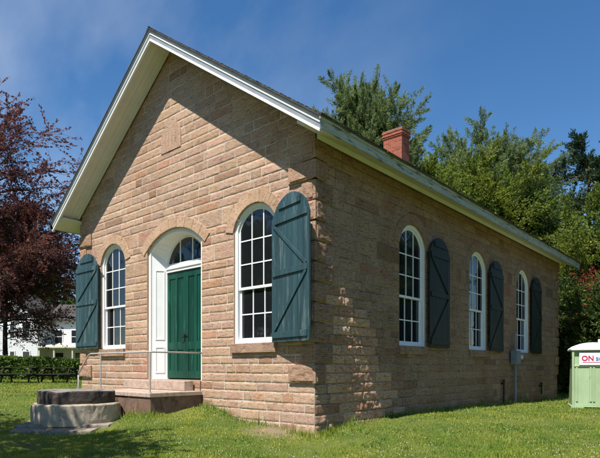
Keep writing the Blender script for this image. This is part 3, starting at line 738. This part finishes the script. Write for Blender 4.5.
mb.tube([(p[0]-O[0], p[1]-O[1], p[2]-O[2]) for p in [(-3.70, -.02, 1.80), (-3.70, yr + .04, 1.80), (-3.74, yr, 1.80), (-6.50, yr, 1.80), (-6.60, yr, 1.77), (-7.16, yr, 1.30), (-7.2, yr, 1.22), (-7.2, yr, .35)]], rr, 10)
hr = mb.build('handrail', M['rail'], st, smooth=True)
for x in (-3.72, -5.98):
    mb = MB(); mb.tube([(x - O[0], yr - O[1], .84 - O[2]), (x - O[0], yr - O[1], 1.785 - O[2])], .019, 10)
    mb.tube([(x - O[0], yr - O[1], .84 - O[2]), (x - O[0], yr - O[1], .86 - O[2])], .045, 10); mb.build('post', M['rail'], hr, smooth=False)

# ------------------------------------------------------------------ old stone disc base (well cap) in the grass
wl = empty('round_stone_cap', (-5.05, -2.59, 0.2))
tag(wl, 'old round dark stone disc on a pale concrete ring before the stoop', 'well cap')
def disc(name, r, z0, z1, mat, off=(0, 0), seed=0, broken=0.0, n=64):
    mb = MB(); vs = []; rings = [(r, z0), (r * 1.005, z0 + (z1 - z0) * .25), (r, z0 + (z1 - z0) * .55), (r * 1.0, z1 - .03), (r - .02, z1 - .004), (r * .93, z1), (r * .6, z1 + .004), (r * .25, z1 + .006)]
    for (q, z) in rings:
        for i in range(n):
            a = 2*math.pi*i/n; e = 1 + .03 * (float(fbm(np.array([i * .5 + seed]), np.array([z * 14]), seed)[0]) - .5) - (.035 * max(0, float(vnoise(np.array([i * .8 + seed]), np.array([1.0]), seed + 2)[0]) - .55) / .45 if z > z1 - .05 else 0)
            dz = -broken * max(0, float(vnoise(np.array([i * .22 + seed]), np.array([q * 3]), seed + 5)[0]) - .45) if z > z0 + (z1 - z0) * .6 else 0
            vs.append((off[0] + q*e*math.cos(a), off[1] + q*e*math.sin(a), z + dz - .2))
    fs = [(k*n+i, k*n+(i+1) % n, (k+1)*n+(i+1) % n, (k+1)*n+i) for k in range(len(rings)-1) for i in range(n)] + [tuple(range((len(rings)-1)*n, len(rings)*n))]
    mb.add(vs, fs)
    for q in range(len(fs)):
        if q >= (len(rings) - 4) * n: mb.m[q] = 1
    return mb.build(name, [mat, M['conc'] if broken < .05 else M['slabtop']], wl, fix=True)
disc('concrete_ring', .965, .16, .63, M['conc'], seed=3, broken=.03)
disc('stone_disc', .84, .631, .92, M['dkstone'], (-.03, .02), seed=8, broken=.10)
mb = MB()
sq = [(-1.62, -.15), (-.1, -1.32), (1.35, .05), (.1, 1.3)]
mb.prism([(p[0], p[1]) for p in sq], -.28, .0, 'z'); mb.build('base_slab', M['slab'], wl, bevel=.02)
mb = MB(); mb.prism([(-.15, -1.30), (1.2, -.1), (1.55, -.45), (.35, -1.6)], -.28, -.07, 'z'); mb.build('broken_slab', M['slab'], wl, bevel=.02)

# ------------------------------------------------------------------ service box and pipes on the long wall
mt = empty('meter_box', (.06, 11.45, .1))
tag(mt, 'grey electrical box with upright conduit on the long side wall', 'electrical box')
mb = MB(); mb.box((0, -.24, 1.45), (.20, .24, 1.95)); mb.box((.201, -.21, 1.48), (.215, .21, 1.92)); mb.build('box', M['sheath'], mt, bevel=.012)
mb = MB(); mb.tube([(.09, .0, -.1), (.09, .0, 1.45)], .045, 10); mb.tube([(.09, 0, 1.95), (.09, 0, 2.62)], .03, 10); mb.build('conduit', M['sheath'], mt)
mb = MB(); mb.tube([(.10, .36, 1.72), (.22, .42, 1.72)], [.05, .09], 12); mb.box((0, .30, 1.66), (.11, .42, 1.78)); mb.build('lamp_head', M['white'], mt)
for (y, z0, z1, lb) in ((10.42, .0, .95, 'short rusty standpipe against the long wall left of the grey box'), (14.70, .30, .76, 'small dark pipe stub low on the long wall near its far end')):
    mb = MB(); mb.tube([(.10, y, z0 + .02), (.10, y, z1)], .035, 8); mb.box((.0, y - .05, z1 - .12), (.13, y + .05, z1 - .06)); mb.tube([(.10, y, z1), (.10, y, z1 + .05)], .055, 8)
    tag(mb.build('pipe_stub', M['iron']), lb, 'pipe')

# ------------------------------------------------------------------ portable toilet
def scr(px, D):      # ground position from a picture column and a distance, used only for laying the site out
    a = (px - 300) / 528; fx_, fy_ = -math.sin(YAW), math.cos(YAW); rx, ry = math.cos(YAW), math.sin(YAW)
    return (CX + D * (fx_ + a * rx), CY + D * (fy_ + a * ry))
M['pgreen'] = paint('pale_green_plastic', (0.36, 0.47, 0.27), (0.27, 0.34, 0.20), 0.60, (1, 1, .5), var=0.10, rough=0.5, scale=2)
M['proof'] = paint('white_plastic', (0.78, 0.79, 0.77), var=0.04, rough=0.4)
k = NM('magenta_print'); k.base((0.55, 0.02, 0.09)); k.rough(.5); M['magenta'] = k.mat
k = NM('blue_print'); k.base((0.05, 0.13, 0.45)); k.rough(.5); M['blue'] = k.mat
k = NM('sign_white'); k.base((0.80, 0.80, 0.82)); k.rough(.5); M['signw'] = k.mat
tx, ty = scr(590, 18.6); TZ = gz1(tx, ty) - .01
pt = empty('portable_toilet', (tx, ty, TZ), YAW - R_(22))
tag(pt, 'pale green portable toilet with white roof standing on the grass', 'portable toilet')
HWD = .60
mb = MB()     # body, narrower at the top, with ribs
mb.add([(-HWD-.02, -.6, .10), (HWD+.02, -.6, .10), (HWD+.02, .6, .10), (-HWD-.02, .6, .10), (-HWD+.04, -.55, 2.02), (HWD-.04, -.55, 2.02), (HWD-.04, .55, 2.02), (-HWD+.04, .55, 2.02)],
       [(0,3,2,1),(4,5,6,7),(0,1,5,4),(1,2,6,5),(2,3,7,6),(3,0,4,7)])
def yf(z): return -.6 + .05 * (z - .1) / 1.92
for x in (-.50, -.08, .02, .46):
    for (z0, z1) in ((.24, 1.42),):
        mb.add([(x, yf(z0)-.03, z0), (x+.06, yf(z0)-.03, z0), (x+.06, yf(z1)-.03, z1), (x, yf(z1)-.03, z1), (x-.01, yf(z0)+.01, z0-.01), (x+.07, yf(z0)+.01, z0-.01), (x+.07, yf(z1)+.01, z1+.01), (x-.01, yf(z1)+.01, z1+.01)],
               [(0,1,2,3),(0,4,5,1),(1,5,6,2),(2,6,7,3),(3,7,4,0)])
mb.box((-.57, -.60, 1.44), (.57, -.56, 1.50)); mb.box((-.56, -.585, 1.93), (.56, -.54, 1.985))
mb.box((-HWD-.025, -.64, .10), (-HWD+.05, -.59, 2.0)); mb.box((HWD-.05, -.64, .10), (HWD+.025, -.59, 2.0))
mb.build('body', M['pgreen'], pt, bevel=.012)
mb = MB()
for q in range(5): mb.box((-.615 - .004, -.35 + q * .14, 1.72), (-.56, -.27 + q * .14, 1.80))
mb.build('side_vent', M['iron'], pt)
mb = MB(); mb.box((.30, -.66, 1.02), (.40, -.615, 1.16)); mb.build('latch', M['iron'], pt)
mb = MB(); mb.box((-.66, -.66, .0), (-.25, .66, .099)); mb.box((.25, -.66, .0), (.66, .66, .099)); mb.box((-.25, -.62, .05), (.25, .66, .098)); mb.build('skid', M['pgreen'], pt, bevel=.01)
mb = MB(); n = 12
prf = [(-.66, 2.0), (-.66, 2.06)] + [(-.62 + 1.24 * i / n, 2.10 + .17 * math.sin(math.pi * i / n) ** .6) for i in range(n + 1)] + [(.66, 2.06), (.66, 2.0)]
mb.prism(prf, -.68, .66, 'y'); mb.build('roof', M['proof'], pt, bevel=.02)
mb = MB(); mb.box((.30, .35, 2.2), (.40, .45, 2.42)); mb.build('vent_pipe', M['proof'], pt)
mb = MB(); mb.box((-.40, -.625, 1.50), (.52, -.605, 1.92)); sg = mb.build('sign', M['signw'], pt)
def text(body, size, x, z, mat, ext=.004, name='lettering', bold=0.0):
    c = bpy.data.curves.new(name, 'FONT'); c.body = body; c.size = size; c.extrude = ext; c.offset = bold
    o = bpy.data.objects.new(name, c); link(o); bpy.context.view_layer.update()
    dg = bpy.context.evaluated_depsgraph_get(); me = bpy.data.meshes.new_from_object(o.evaluated_get(dg))
    bpy.data.objects.remove(o); o = bpy.data.objects.new(name, me); me.materials.clear(); me.materials.append(mat)
    o.rotation_euler = (R_(90), 0, 0); o.location = (x, -.632, z); return link(o, sg)
text('ON', .235, -.33, 1.655, M['magenta'], bold=.006); text('Site', .16, .10, 1.655, M['blue'], bold=.003)
mb = MB(); mb.box((-.30, -.63, 1.585), (.40, -.6255, 1.605)); mb.build('underline', M['magenta'], sg)

# ------------------------------------------------------------------ trees
UP = np.array([0, 0, 1.0])
def build_tree(name, label, cat, base, th, crown_c, rad, nl, ns, nleaf, lsize, sprayl, seed, leafm, barkm='bark', tr=.28, up=.5, lobes=.25, group=None, narrow=1.0, fill=.5, spray_r=.35, hemi=-.9, low=.25, aspect=.5):
    """trunk, limbs and sprays of leaf-sized faces; crown_c is relative to the base, rad its three radii"""
    rs = np.random.RandomState(seed); root = empty(name, base); tag(root, label, cat, group)
    crown_c = np.array(crown_c, float); rad = np.array(rad, float)
    mb = MB(); top = crown_c + np.array([0, 0, rad[2] * .55])
    def trunk_pt(f):
        p = np.array([crown_c[0] * f ** 1.4, crown_c[1] * f ** 1.4, top[2] * f]); p[:2] += .25 * tr * np.array([math.sin(f * 7 + seed), math.cos(f * 6 + seed)]); return p
    fs = np.linspace(0, 1, 10); mb.tube([trunk_pt(f) - (UP * .3 if f == 0 else 0) for f in fs], [tr * (1.35 if f == 0 else 1 - .85 * f) for f in fs], 9)
    LP = []; LD = []; LS = []
    f_low = max(.12, th / top[2])
    for i in range(nl):
        while True:
            d = rs.normal(size=3); d /= np.linalg.norm(d)
            if d[2] > hemi: break
        lob = 1 + lobes * (2 * float(vnoise(np.array([math.atan2(d[1], d[0]) * 1.7 + 9]), np.array([d[2] * 2.3 + seed]), seed)[0]) - 1)
        rr = (fill + (1 - fill) * rs.rand() ** .5) * lob
        e = crown_c + d * rad * rr
        fz_ = np.clip((e[2] - up * np.linalg.norm(e[:2] - crown_c[:2])) / top[2], f_low, .93)
        s = trunk_pt(fz_); c1 = s + (e - s) * .45 + np.array([0, 0, (.18 if up > 0 else .02) * -np.linalg.norm(e - s) * (1 if up > .3 else -1) * .5])
        ts = np.linspace(0, 1, 7); pl = [(1-t_)**2 * s + 2*t_*(1-t_) * c1 + t_*t_ * e + rs.normal(size=3) * .04 * rad[0] * t_ * (1 - t_) for t_ in ts]
        r0 = tr * (.34 - .2 * fz_) * (.6 + .6 * rs.rand()); mb.tube(pl, [max(.012, r0 * (1 - .85 * t_)) for t_ in ts], 5, cap=False)
        for k_ in range(ns):
            t_ = low + (1 - low) * rs.rand() ** .7; q = t_ * 6; a = int(min(5, q)); p = pl[a] + (pl[a+1] - pl[a]) * (q - a)
            ld = pl[a+1] - pl[a]; ld = ld / (np.linalg.norm(ld) + 1e-6)
            dd = ld * .8 + rs.normal(size=3) * .75 + UP * up * .6; dd /= np.linalg.norm(dd)
            if t_ > .97: dd = ld
            sl = sprayl * rs.uniform(.5, 1.15); e2 = p + dd * sl + UP * (-.12 * sl if up < .3 else .05 * sl)
            mid = (p + e2) / 2 + rs.normal(size=3) * .06 * sl
            mb.tube([p, mid, e2], [max(.008, r0 * .22), max(.006, r0 * .14), .004], 4, cap=False)
            n = int(nleaf * rs.uniform(.6, 1.4)); tt = rs.rand(n) ** .75
            pts = p + (e2 - p) * tt[:, None]; rr_ = spray_r * sl * (1.05 - .75 * tt) * rs.rand(n) ** .5
            off = rs.normal(size=(n, 3)); off /= np.linalg.norm(off, axis=1)[:, None]
            LP.append(pts + off * rr_[:, None]); LD.append(off * .6 + dd * narrow); LS.append(np.full(n, rs.uniform(.78, 1.22)))
    mb.build('trunk', M[barkm], root, fix=False, smooth=True)
    P = np.concatenate(LP); D = np.concatenate(LD) + rs.normal(size=P.shape) * .35; D /= np.linalg.norm(D, axis=1)[:, None]
    N = rs.normal(size=P.shape); N -= (N * D).sum(1)[:, None] * D; N /= np.linalg.norm(N, axis=1)[:, None]
    sz = lsize * rs.uniform(.6, 1.35, len(P))[:, None]; Bv = np.cross(N, D)
    V = np.stack([P - D*sz*.5, P + Bv*sz*aspect*.5 + D*sz*.05, P + D*sz*.5 + N*sz*.12, P - Bv*sz*aspect*.5 + D*sz*.05], 1).reshape(-1, 3)
    F = np.arange(len(V)).reshape(-1, 4)
    cl = np.concatenate(LS)[:, None] * rs.uniform(.8, 1.2, (len(P), 1)) * np.stack([rs.uniform(.9, 1.12, len(P)), np.ones(len(P)), rs.uniform(.85, 1.1, len(P))], 1)
    mesh_np('crown', V, F, M[leafm], root, cl)
    return root
def at(px, D):
    x, y = scr(px, D); return (x, y, gz1(x, y) - .05)
# purple-leaved tree at the left
build_tree('purple_leaved_tree', 'purple-leaved tree with arching branches at the left corner of the schoolhouse', 'tree', at(-12, 33), 3.2, (0, 0, 10.3), (7.0, 7.0, 8.0), 120, 20, 32, .16, 2.0, 7, 'copper', tr=.30, up=.15, lobes=.60, fill=.45, spray_r=.15, hemi=-1)
build_tree('purple_leaved_tree', 'lower bronze-brown tree whose hanging skirts cover the top of the white house', 'tree', at(6, 37), 2.6, (0, 0, 8.2), (6.4, 6.4, 4.3), 125, 16, 24, .16, 1.6, 8, 'bronze', tr=.20, up=.1, lobes=.3, fill=.2, spray_r=.3, hemi=-1)
# grey-green one rising behind the roof
build_tree('feathery_pine', 'grey-green feathery tree with upswept tips rising behind the roof left of the chimney', 'tree', at(363, 36), 6, (0, 0, 14.8), (4.7, 4.7, 6.2), 210, 18, 120, .155, 1.2, 12, 'fir', tr=.35, up=.5, lobes=.20, fill=.2, spray_r=.30, narrow=1.2, aspect=.26)
build_tree('dark_pine', 'dark green pine with tufted top, behind the yellow-green trees right of the chimney', 'tree', at(482, 46), 8, (0, 0, 15.0), (7.0, 7.0, 6.8), 230, 20, 115, .19, 1.4, 31, 'fir', tr=.45, up=.35, lobes=.16, fill=.3, spray_r=.32, narrow=.9, aspect=.25)
build_tree('yellow_green_maple', 'broad yellow-green tree behind the middle of the roof right of the chimney', 'tree', at(452, 36), 3, (0, 0, 9.2), (7.2, 7.2, 6.0), 185, 22, 95, .165, 1.4, 44, 'lime', tr=.35, up=.4, lobes=.2, fill=.35)
build_tree('leafy_maple', 'full green tree behind the far end of the roof, shading to olive', 'tree', at(510, 37), 3, (0, 0, 8.4), (4.7, 4.7, 6.4), 140, 22, 90, .165, 1.4, 45, 'mid', tr=.35, up=.4, lobes=.25, fill=.35)
build_tree('red_pine', 'tall dark pine with bare reddish trunk and open clumps at the right edge', 'tree', at(590, 44), 9, (0, 0, 15.0), (3.5, 3.5, 6.3), 50, 12, 75, .30, 1.5, 61, 'darkpine', 'redbark', tr=.34, up=.1, lobes=.35, fill=.4, spray_r=.38, aspect=.25, low=.6)
build_tree('lime_leaved_tree', 'loose lime-green tree under the tall dark pine at the right', 'tree', at(590, 31), 2.5, (0, 0, 6.6), (4.4, 4.4, 4.0), 100, 18, 60, .15, 1.5, 71, 'lime', tr=.22, up=.4, lobes=.3, fill=.3, hemi=-1)
build_tree('orange_leaved_tree', 'small tree with red-orange leaves above the portable toilet', 'tree', at(609, 26), 2.0, (0, 0, 5.0), (1.8, 1.8, 1.6), 34, 10, 22, .13, .8, 81, 'orange', tr=.12, up=.4, lobes=.3, fill=.3, low=.45)
for i, (px, D, h, r, lm, lb) in enumerate(((566, 29, 3.4, 2.6, 'mid', 'dense green understorey tree just past the far corner of the schoolhouse'), (592, 27, 2.7, 2.5, 'mid', 'low green bushy tree behind the portable toilet'),
        (618, 25, 3.2, 2.5, 'mid', 'green bushy tree at the right edge behind the portable toilet'), (548, 34, 3.5, 3.6, 'mid', 'shadowed green tree behind the far wall of the schoolhouse'))):
    build_tree('understorey_tree', lb, 'tree', at(px, D), .6, (0, 0, h), (r, r, h * .95), 70, 16, 36, .16, 1.1, 90 + i, lm, tr=.13, up=.3, lobes=.3, fill=.25, hemi=-1, low=.2)
# trees that close the view behind, and those round the rest of the green
far = build_tree('green_tree', 'rounded green tree far behind the white house', 'tree', at(-40, 72), 2, (0, 0, 7.5), (6.5, 6.5, 6.5), 80, 14, 36, .38, 2.2, 120, 'mid', tr=.3, up=.4, fill=.3, hemi=-1, group='trees closing the view round the green')
for (px, D, r, s, lb) in ((45, 74, 40, 1.05, 'green tree beyond the right wing of the white house'),
                       (400, 62, 170, 1.1, 'green tree beyond the long roof left of the chimney'), (455, 64, 222, 1.15, 'green tree beyond the long roof right of the chimney'),
                       (560, 56, 300, 1.0, 'green tree far behind the far corner of the schoolhouse'), (622, 52, 20, 1.05, 'green tree far beyond the right edge'), (690, 45, 130, 1.0, 'green tree outside the right edge')):
    c = copy_tree(far); c.location = at(px, D); c.rotation_euler = (0, 0, R_(r)); c.scale = (s, s, s); c['label'] = lb
# unseen trees: pane reflections, near-grass shade; last two added to darken side panes
for (x, y, r, s, lb) in ((-14, -26, 30, 1.0, 'green tree across the green facing the gable front'), (2, -33, 80, 1.2, 'green tree far across the green behind the photographer'),
                      (-30, -24, 160, 1.1, 'green tree at the left far side of the green'), (22, 8, 210, 1.0, 'green tree facing the long wall'), (25, 24, 260, 1.1, 'green tree facing the far end of the long wall'), (15, 24, 20, .9, 'unseen green tree added outside the right edge to darken the long wall panes'), (21, 39, 100, 1.1, 'farther unseen green tree added to darken the long wall panes')):
    c = copy_tree(far); c.location = (x, y, gz1(x, y) - .05); c.rotation_euler = (0, 0, R_(r)); c.scale = (s, s, s); c['label'] = lb
build_tree('shade_tree', 'open-crowned tree beside the path, shading the near lawn', 'tree', (-5.2, -9.6, gz1(-5.2, -9.6)), 3.5, (2.4, 1.5, 6.6), (3.8, 1.3, 1.4), 44, 9, 24, .20, 1.2, 140, 'copper', tr=.16, up=.1, lobes=.3, fill=.3, hemi=-.8, low=.4)

# ------------------------------------------------------------------ white house far left
hx, hy = scr(16, 52)
wh = empty('white_house', (hx, hy, gz1(hx, hy) - .1), YAW + R_(2))
tag(wh, 'white two-storey clapboard house with side porch seen past the left corner', 'house')
k = NM('white_clapboard'); wv = k.n('TexWave'); wv.bands_direction = 'Z'; wv.inputs['Scale'].default_value = 1.6; wv.inputs['Distortion'].default_value = 0
tcn = k.n('TexCoord'); k.l(tcn.outputs['Object'], wv.inputs['Vector']); k.base(k.mix((0.74, 0.75, 0.76), (0.66, 0.67, 0.68), wv.outputs['Fac'])); k.rough(.7); k.bump(wv.outputs['Fac'], .4, .02); M['clap'] = k.mat
M['housetrim'] = paint('cream_trim', (0.55, 0.53, 0.40), var=.05)
mb = MB(); mb.box((-5.2, 0, 0), (2.1, 9, 6.0)); mb.prism([(-5.2, 6.0), (2.1, 6.0), (-1.55, 8.6)], 0, 9, 'y'); mb.build('wall', M['clap'], wh)
mb = MB(); mb.box((2.1, 2.0, 0), (9.5, 8, 5.6)); mb.build('wing_wall', M['clap'], wh)
mb = MB()
for s in (-1, 1): mb.prism([(-1.55, 8.62), (-1.55, 8.78), (-1.55 + s*4.05, 5.90), (-1.55 + s*4.05, 5.74)], -.3, 9.2, 'y')
mb.prism([(1.6, 5.55), (1.6, 5.65), (5.0, 7.7), (8.4, 5.65), (8.4, 5.55)], 0, 1, 'y') if False else None
mb.build('roof', M['shingle'], wh)
mb = MB(); mb.add([(2.11, 1.6, 5.6), (9.9, 1.6, 5.6), (9.9, 5, 7.6), (2.11, 5, 7.6), (9.9, 8.4, 5.6), (2.11, 8.4, 5.6)], [(0,1,2,3),(3,2,4,5),(0,3,5),(1,4,2),(0,5,4,1)]); mb.build('wing_roof', M['shingle'], wh)
def hwin(x, z, w_, h, y=0):
    mb = MB(); mb.box((x - w_/2 - .09, y - .05, z - .09), (x + w_/2 + .09, y + .02, z)); mb.box((x - w_/2 - .09, y - .05, z + h), (x + w_/2 + .09, y + .02, z + h + .1))
    mb.box((x - w_/2 - .09, y - .05, z + .001), (x - w_/2, y + .02, z + h - .001)); mb.box((x + w_/2, y - .05, z + .001), (x + w_/2 + .09, y + .02, z + h - .001)); mb.box((x - w_/2, y - .04, z + h/2 - .03), (x + w_/2, y, z + h/2 + .03))
    f = mb.build('window', M['clap'], wh)
    mb = MB(); mb.box((x - w_/2, y - .02, z), (x + w_/2, y - .006, z + h)); mb.build('pane', M['glass_far'], f)
for x in (-4.4, -2.9, -1.9, -.3, 1.0)[1:]: pass
for x in (-3.9, -2.0, -.35, 1.0): hwin(x, 3.7, .62 if x != -.35 else .4, 1.35)
for x in (-3.9, -2.0, -.35, 1.0): hwin(x, 1.0, .62 if x != -.35 else .4, 1.35)
for x in (3.3, 5.0, 7.6): hwin(x, 3.3, .75, 1.3, 2.0)
for x in (3.4, 5.4): hwin(x, .9, .8, 1.4, 2.0)
mb = MB(); mb.prism([(-.2, 2.72), (2.0, 3.2), (2.0, 3.3), (-.2, 2.84)], 2.12, 9.5, 'x'); mb.build('porch_roof', M['housetrim'], wh)
for x in (2.25, 3.7, 5.5, 7.4, 9.3):
    mb = MB(); mb.box((x - .07, -.08, .3), (x + .07, .06, 2.72)); mb.build('porch_post', M['housetrim'], wh)
mb = MB(); mb.box((2.11, -.2, 0), (9.5, 1.99, .3)); mb.box((6.1, 1.95, .32), (7.0, 1.995, 2.3)); mb.build('porch_floor', M['darkwood'], wh)

# ------------------------------------------------------------------ hedge
a = np.array(scr(-60, 28.5)); b_ = np.array(scr(170, 31))
n = 46000; rs = np.random.RandomState(9); t_ = rs.rand(n); dirv = (b_ - a) / np.linalg.norm(b_ - a); nrm = np.array([-dirv[1], dirv[0]]); HL = np.linalg.norm(b_ - a)
side = rs.rand(n); th_ = .55
hgt = 1.22 + .14 * (fbm(t_ * HL * .6, t_ * 0, 3) - .5) * 2
zz = rs.rand(n); aa = (rs.rand(n) * 2 - 1) * th_
face = rs.rand(n); aa = np.where(face < .45, -th_ + rs.normal(size=n) * .06, aa); zz = np.where(face > .72, 1 + rs.normal(size=n) * .03, zz)
xy = a[None] + dirv[None] * (t_ * HL)[:, None] + nrm[None] * (aa + .15 * (vnoise(t_ * HL * 1.1, zz * 2, 6) - .5))[:, None]
P = np.concatenate([xy, (gz(xy[:, 0], xy[:, 1]) + zz * hgt)[:, None]], 1)
D = rs.normal(size=P.shape) + np.array([0, 0, .5]); D /= np.linalg.norm(D, axis=1)[:, None]; N = rs.normal(size=P.shape); N -= (N*D).sum(1)[:, None]*D; N /= np.linalg.norm(N, axis=1)[:, None]
s = .085 * rs.uniform(.6, 1.4, (n, 1)); Bv = np.cross(N, D)
V = np.stack([P - D*s, P + Bv*s*.5, P + D*s, P - Bv*s*.5], 1).reshape(-1, 3)
cen = np.array([(a[0] + b_[0]) / 2, (a[1] + b_[1]) / 2, .7]); 
hd = empty('hedge', tuple(cen)); tag(hd, 'long clipped green hedge behind the picnic tables', 'hedge')
mesh_np('foliage', V - cen, np.arange(len(V)).reshape(-1, 4), M['hedge'], hd, np.repeat(rs.uniform(.75, 1.25, (n, 1)), 3, 1))
mb = MB()
for i in range(60):
    p = a + dirv * HL * (i + .5) / 60; z = gz1(*p); o = p - cen[:2]
    mb.tube([(o[0], o[1], z - cen[2] - .1), (o[0] + rng.uniform(-.1, .1), o[1] + rng.uniform(-.1, .1), z - cen[2] + .9)], [.03, .012], 5)
mb.build('stems', M['bark'], hd)

# ------------------------------------------------------------------ picnic tables
def make_table():
    t = empty('picnic_table')
    mb = MB()
    for i in range(5): mb.box((-.9, -.37 + i * .15, .72), (.9, -.235 + i * .15, .76))
    mb.build('tabletop', M['darkwood'], t)
    for s in (-1, 1):
        mb = MB(); y = s * .68; mb.box((-.9, y - .14, .42), (.9, y - .005, .46)); mb.box((-.9, y + .005, .42), (.9, y + .14, .46)); mb.build('bench', M['darkwood'], t)
    for x in (-.62, .62):
        mb = MB()
        for s in (-1, 1): mb.prism([(s*.25, .719), (s*.35, .719), (s*.62, 0), (s*.52, 0)], x - .02, x + .02, 'x')
        mb.box((x + .021, -.78, .33), (x + .06, .78, .419)); mb.box((x + .021, -.36, .63), (x + .06, .36, .719)); mb.build('leg_frame', M['darkwood'], t)
    return t
tb = make_table()
spots = [(20, 25.0, 'dark wooden picnic table before the hedge, left of the pair'), (60, 25.6, 'dark wooden picnic table before the hedge, nearest the schoolhouse'), (-22, 24.8, 'dark picnic table cut off by the left edge')]
for i, (px, D, lb) in enumerate(spots):
    o = tb if i == 0 else copy_tree(tb); x, y = scr(px, D); o.location = (x, y, gz1(x, y) - .01); o.rotation_euler = (0, 0, YAW + R_(4 - 7 * i)); tag(o, lb, 'picnic table', 'picnic tables in front of the hedge')

# ------------------------------------------------------------------ grass, clover and dandelions
rs = np.random.RandomState(77)
def sample(n, d0, d1, pw):
    u = rs.rand(n); D = (d0 ** (1 - pw) + u * (d1 ** (1 - pw) - d0 ** (1 - pw))) ** (1 / (1 - pw))
    a_ = rs.uniform(-.70, .70, n); fx_, fy_ = -math.sin(YAW), math.cos(YAW); rx, ry = math.cos(YAW), math.sin(YAW)
    return CX + D * (fx_ + a_ * rx), CY + D * (fy_ + a_ * ry), D
def clear(x, y):
    ok = ~((x > -10.02) & (x < .03) & (y > -.03) & (y < LEN + .03))
    ok &= ~((x > -6.98) & (x < -3.62) & (y > -1.57) & (y < 0)); ok &= (x + 5.05) ** 2 + (y + 2.59) ** 2 > .95 ** 2
    X = x + 5.05; Y = y + 2.59          # flat slab under the stone cap
    q = (np.abs((X * .79 + Y * -.0)) * .75 + np.abs(Y) * .8) < 1.02; ok &= ~(q & (rs.rand(len(x)) < .93))
    return ok
x, y, D = sample(420000, 5.5, 45, 1.55)
ok = clear(x, y)
dirt = np.exp(-(((x + .75) ** 2 + (y + .42) ** 2) / .16)); pat = fbm(x * 1.1, y * 1.1, 21); ok &= rs.rand(len(x)) > dirt * 1.05
ok &= rs.rand(len(x)) < np.clip(.35 + 1.6 * (pat - .25), .25, 1)
x, y, D, pat = x[ok], y[ok], D[ok], pat[ok]; n = len(x)
edge = np.minimum(np.where((x > -10) & (x < .3), np.abs(y), 9), np.where((y > -.3) & (y < LEN), np.abs(x), 9)); edge = np.minimum(edge, np.abs(np.hypot(x + 5.05, y + 2.59) - .95))
edge = np.minimum(edge, np.where((x > -7.2) & (x < -3.3), np.abs(y + 1.57), 9))
cl_ = np.clip((fbm(x * 3.3, y * 3.3, 61) - .52) * 5, 0, 1); H = rs.uniform(.018, .044, n) * (1 + 3.4 * np.exp(-(edge / .20) ** 2)) * (.6 + .7 * pat + .9 * cl_) * np.clip(D / 14, 1, 1.8)
tall = rs.rand(n) < .02; H = np.where(tall, H * 1.7, H)
wd = rs.uniform(.004, .008, n) * np.clip(D / 9, 1, 4)
z = gzz(x, y) - .005; az = rs.rand(n) * 2 * math.pi; ln = rs.rand(n) * .75
c, s = np.cos(az), np.sin(az); bx_, by_ = -s, c
P0 = np.stack([x - bx_*wd, y - by_*wd, z], 1); P1 = np.stack([x + bx_*wd, y + by_*wd, z], 1); P2 = np.stack([x + c*H*ln, y + s*H*ln, z + H], 1)
V = np.stack([P0, P1, P2], 1).reshape(-1, 3)
dry = fbm(x * .8 + 4, y * .8, 33); tn = np.stack([.55 + .95 * dry + .15 * rs.rand(n) - .25 * cl_, .72 + .5 * dry + .2 * rs.rand(n) - .12 * cl_, .9 + .2 * rs.rand(n)], 1)
strw = rs.rand(n) < .07; tn[strw] = np.array([2.0, 1.45, 2.6])
g = mesh_np('grass', V, np.arange(len(V)).reshape(-1, 3), M['grass'], None, tn); tag(g, 'short sunlit lawn grass round the stone schoolhouse', 'grass', kind='stuff')
def flowers(name, n, size, mat, seed, label, thr):
    x, y, D = sample(n, 6.5, 26, 1.2); ok = clear(x, y) & (fbm(x * .9, y * .9, seed) > thr); x, y = x[ok], y[ok]; m = len(x); z = gzz(x, y) + rs.uniform(.035, .075, m)
    s = size * rs.uniform(.7, 1.2, m); o = np.array([(1,0,0),(0,1,0),(-1,0,0),(0,-1,0),(0,0,.8),(0,0,-.5)]); P = np.stack([x, y, z], 1)
    V = (P[:, None] + o[None] * s[:, None, None]).reshape(-1, 3); f = np.array([(0,1,4),(1,2,4),(2,3,4),(3,0,4),(1,0,5),(2,1,5),(3,2,5),(0,3,5)])
    F = (np.arange(m)[:, None, None] * 6 + f[None]).reshape(-1, 3); tag(mesh_np(name, V, F, mat), label, 'flowers', kind='stuff')
M['petal'] = paint('white_petals', (0.72, 0.72, 0.68), rough=.8); M['dand'] = paint('yellow_petals', (0.70, 0.50, 0.03), rough=.8)
flowers('clover_flowers', 3200, .0095, M['petal'], 51, 'tiny white clover heads scattered through the lawn', .50)
flowers('dandelions', 90, .018, M['dand'], 58, 'a few yellow dandelions in the lawn', .45)
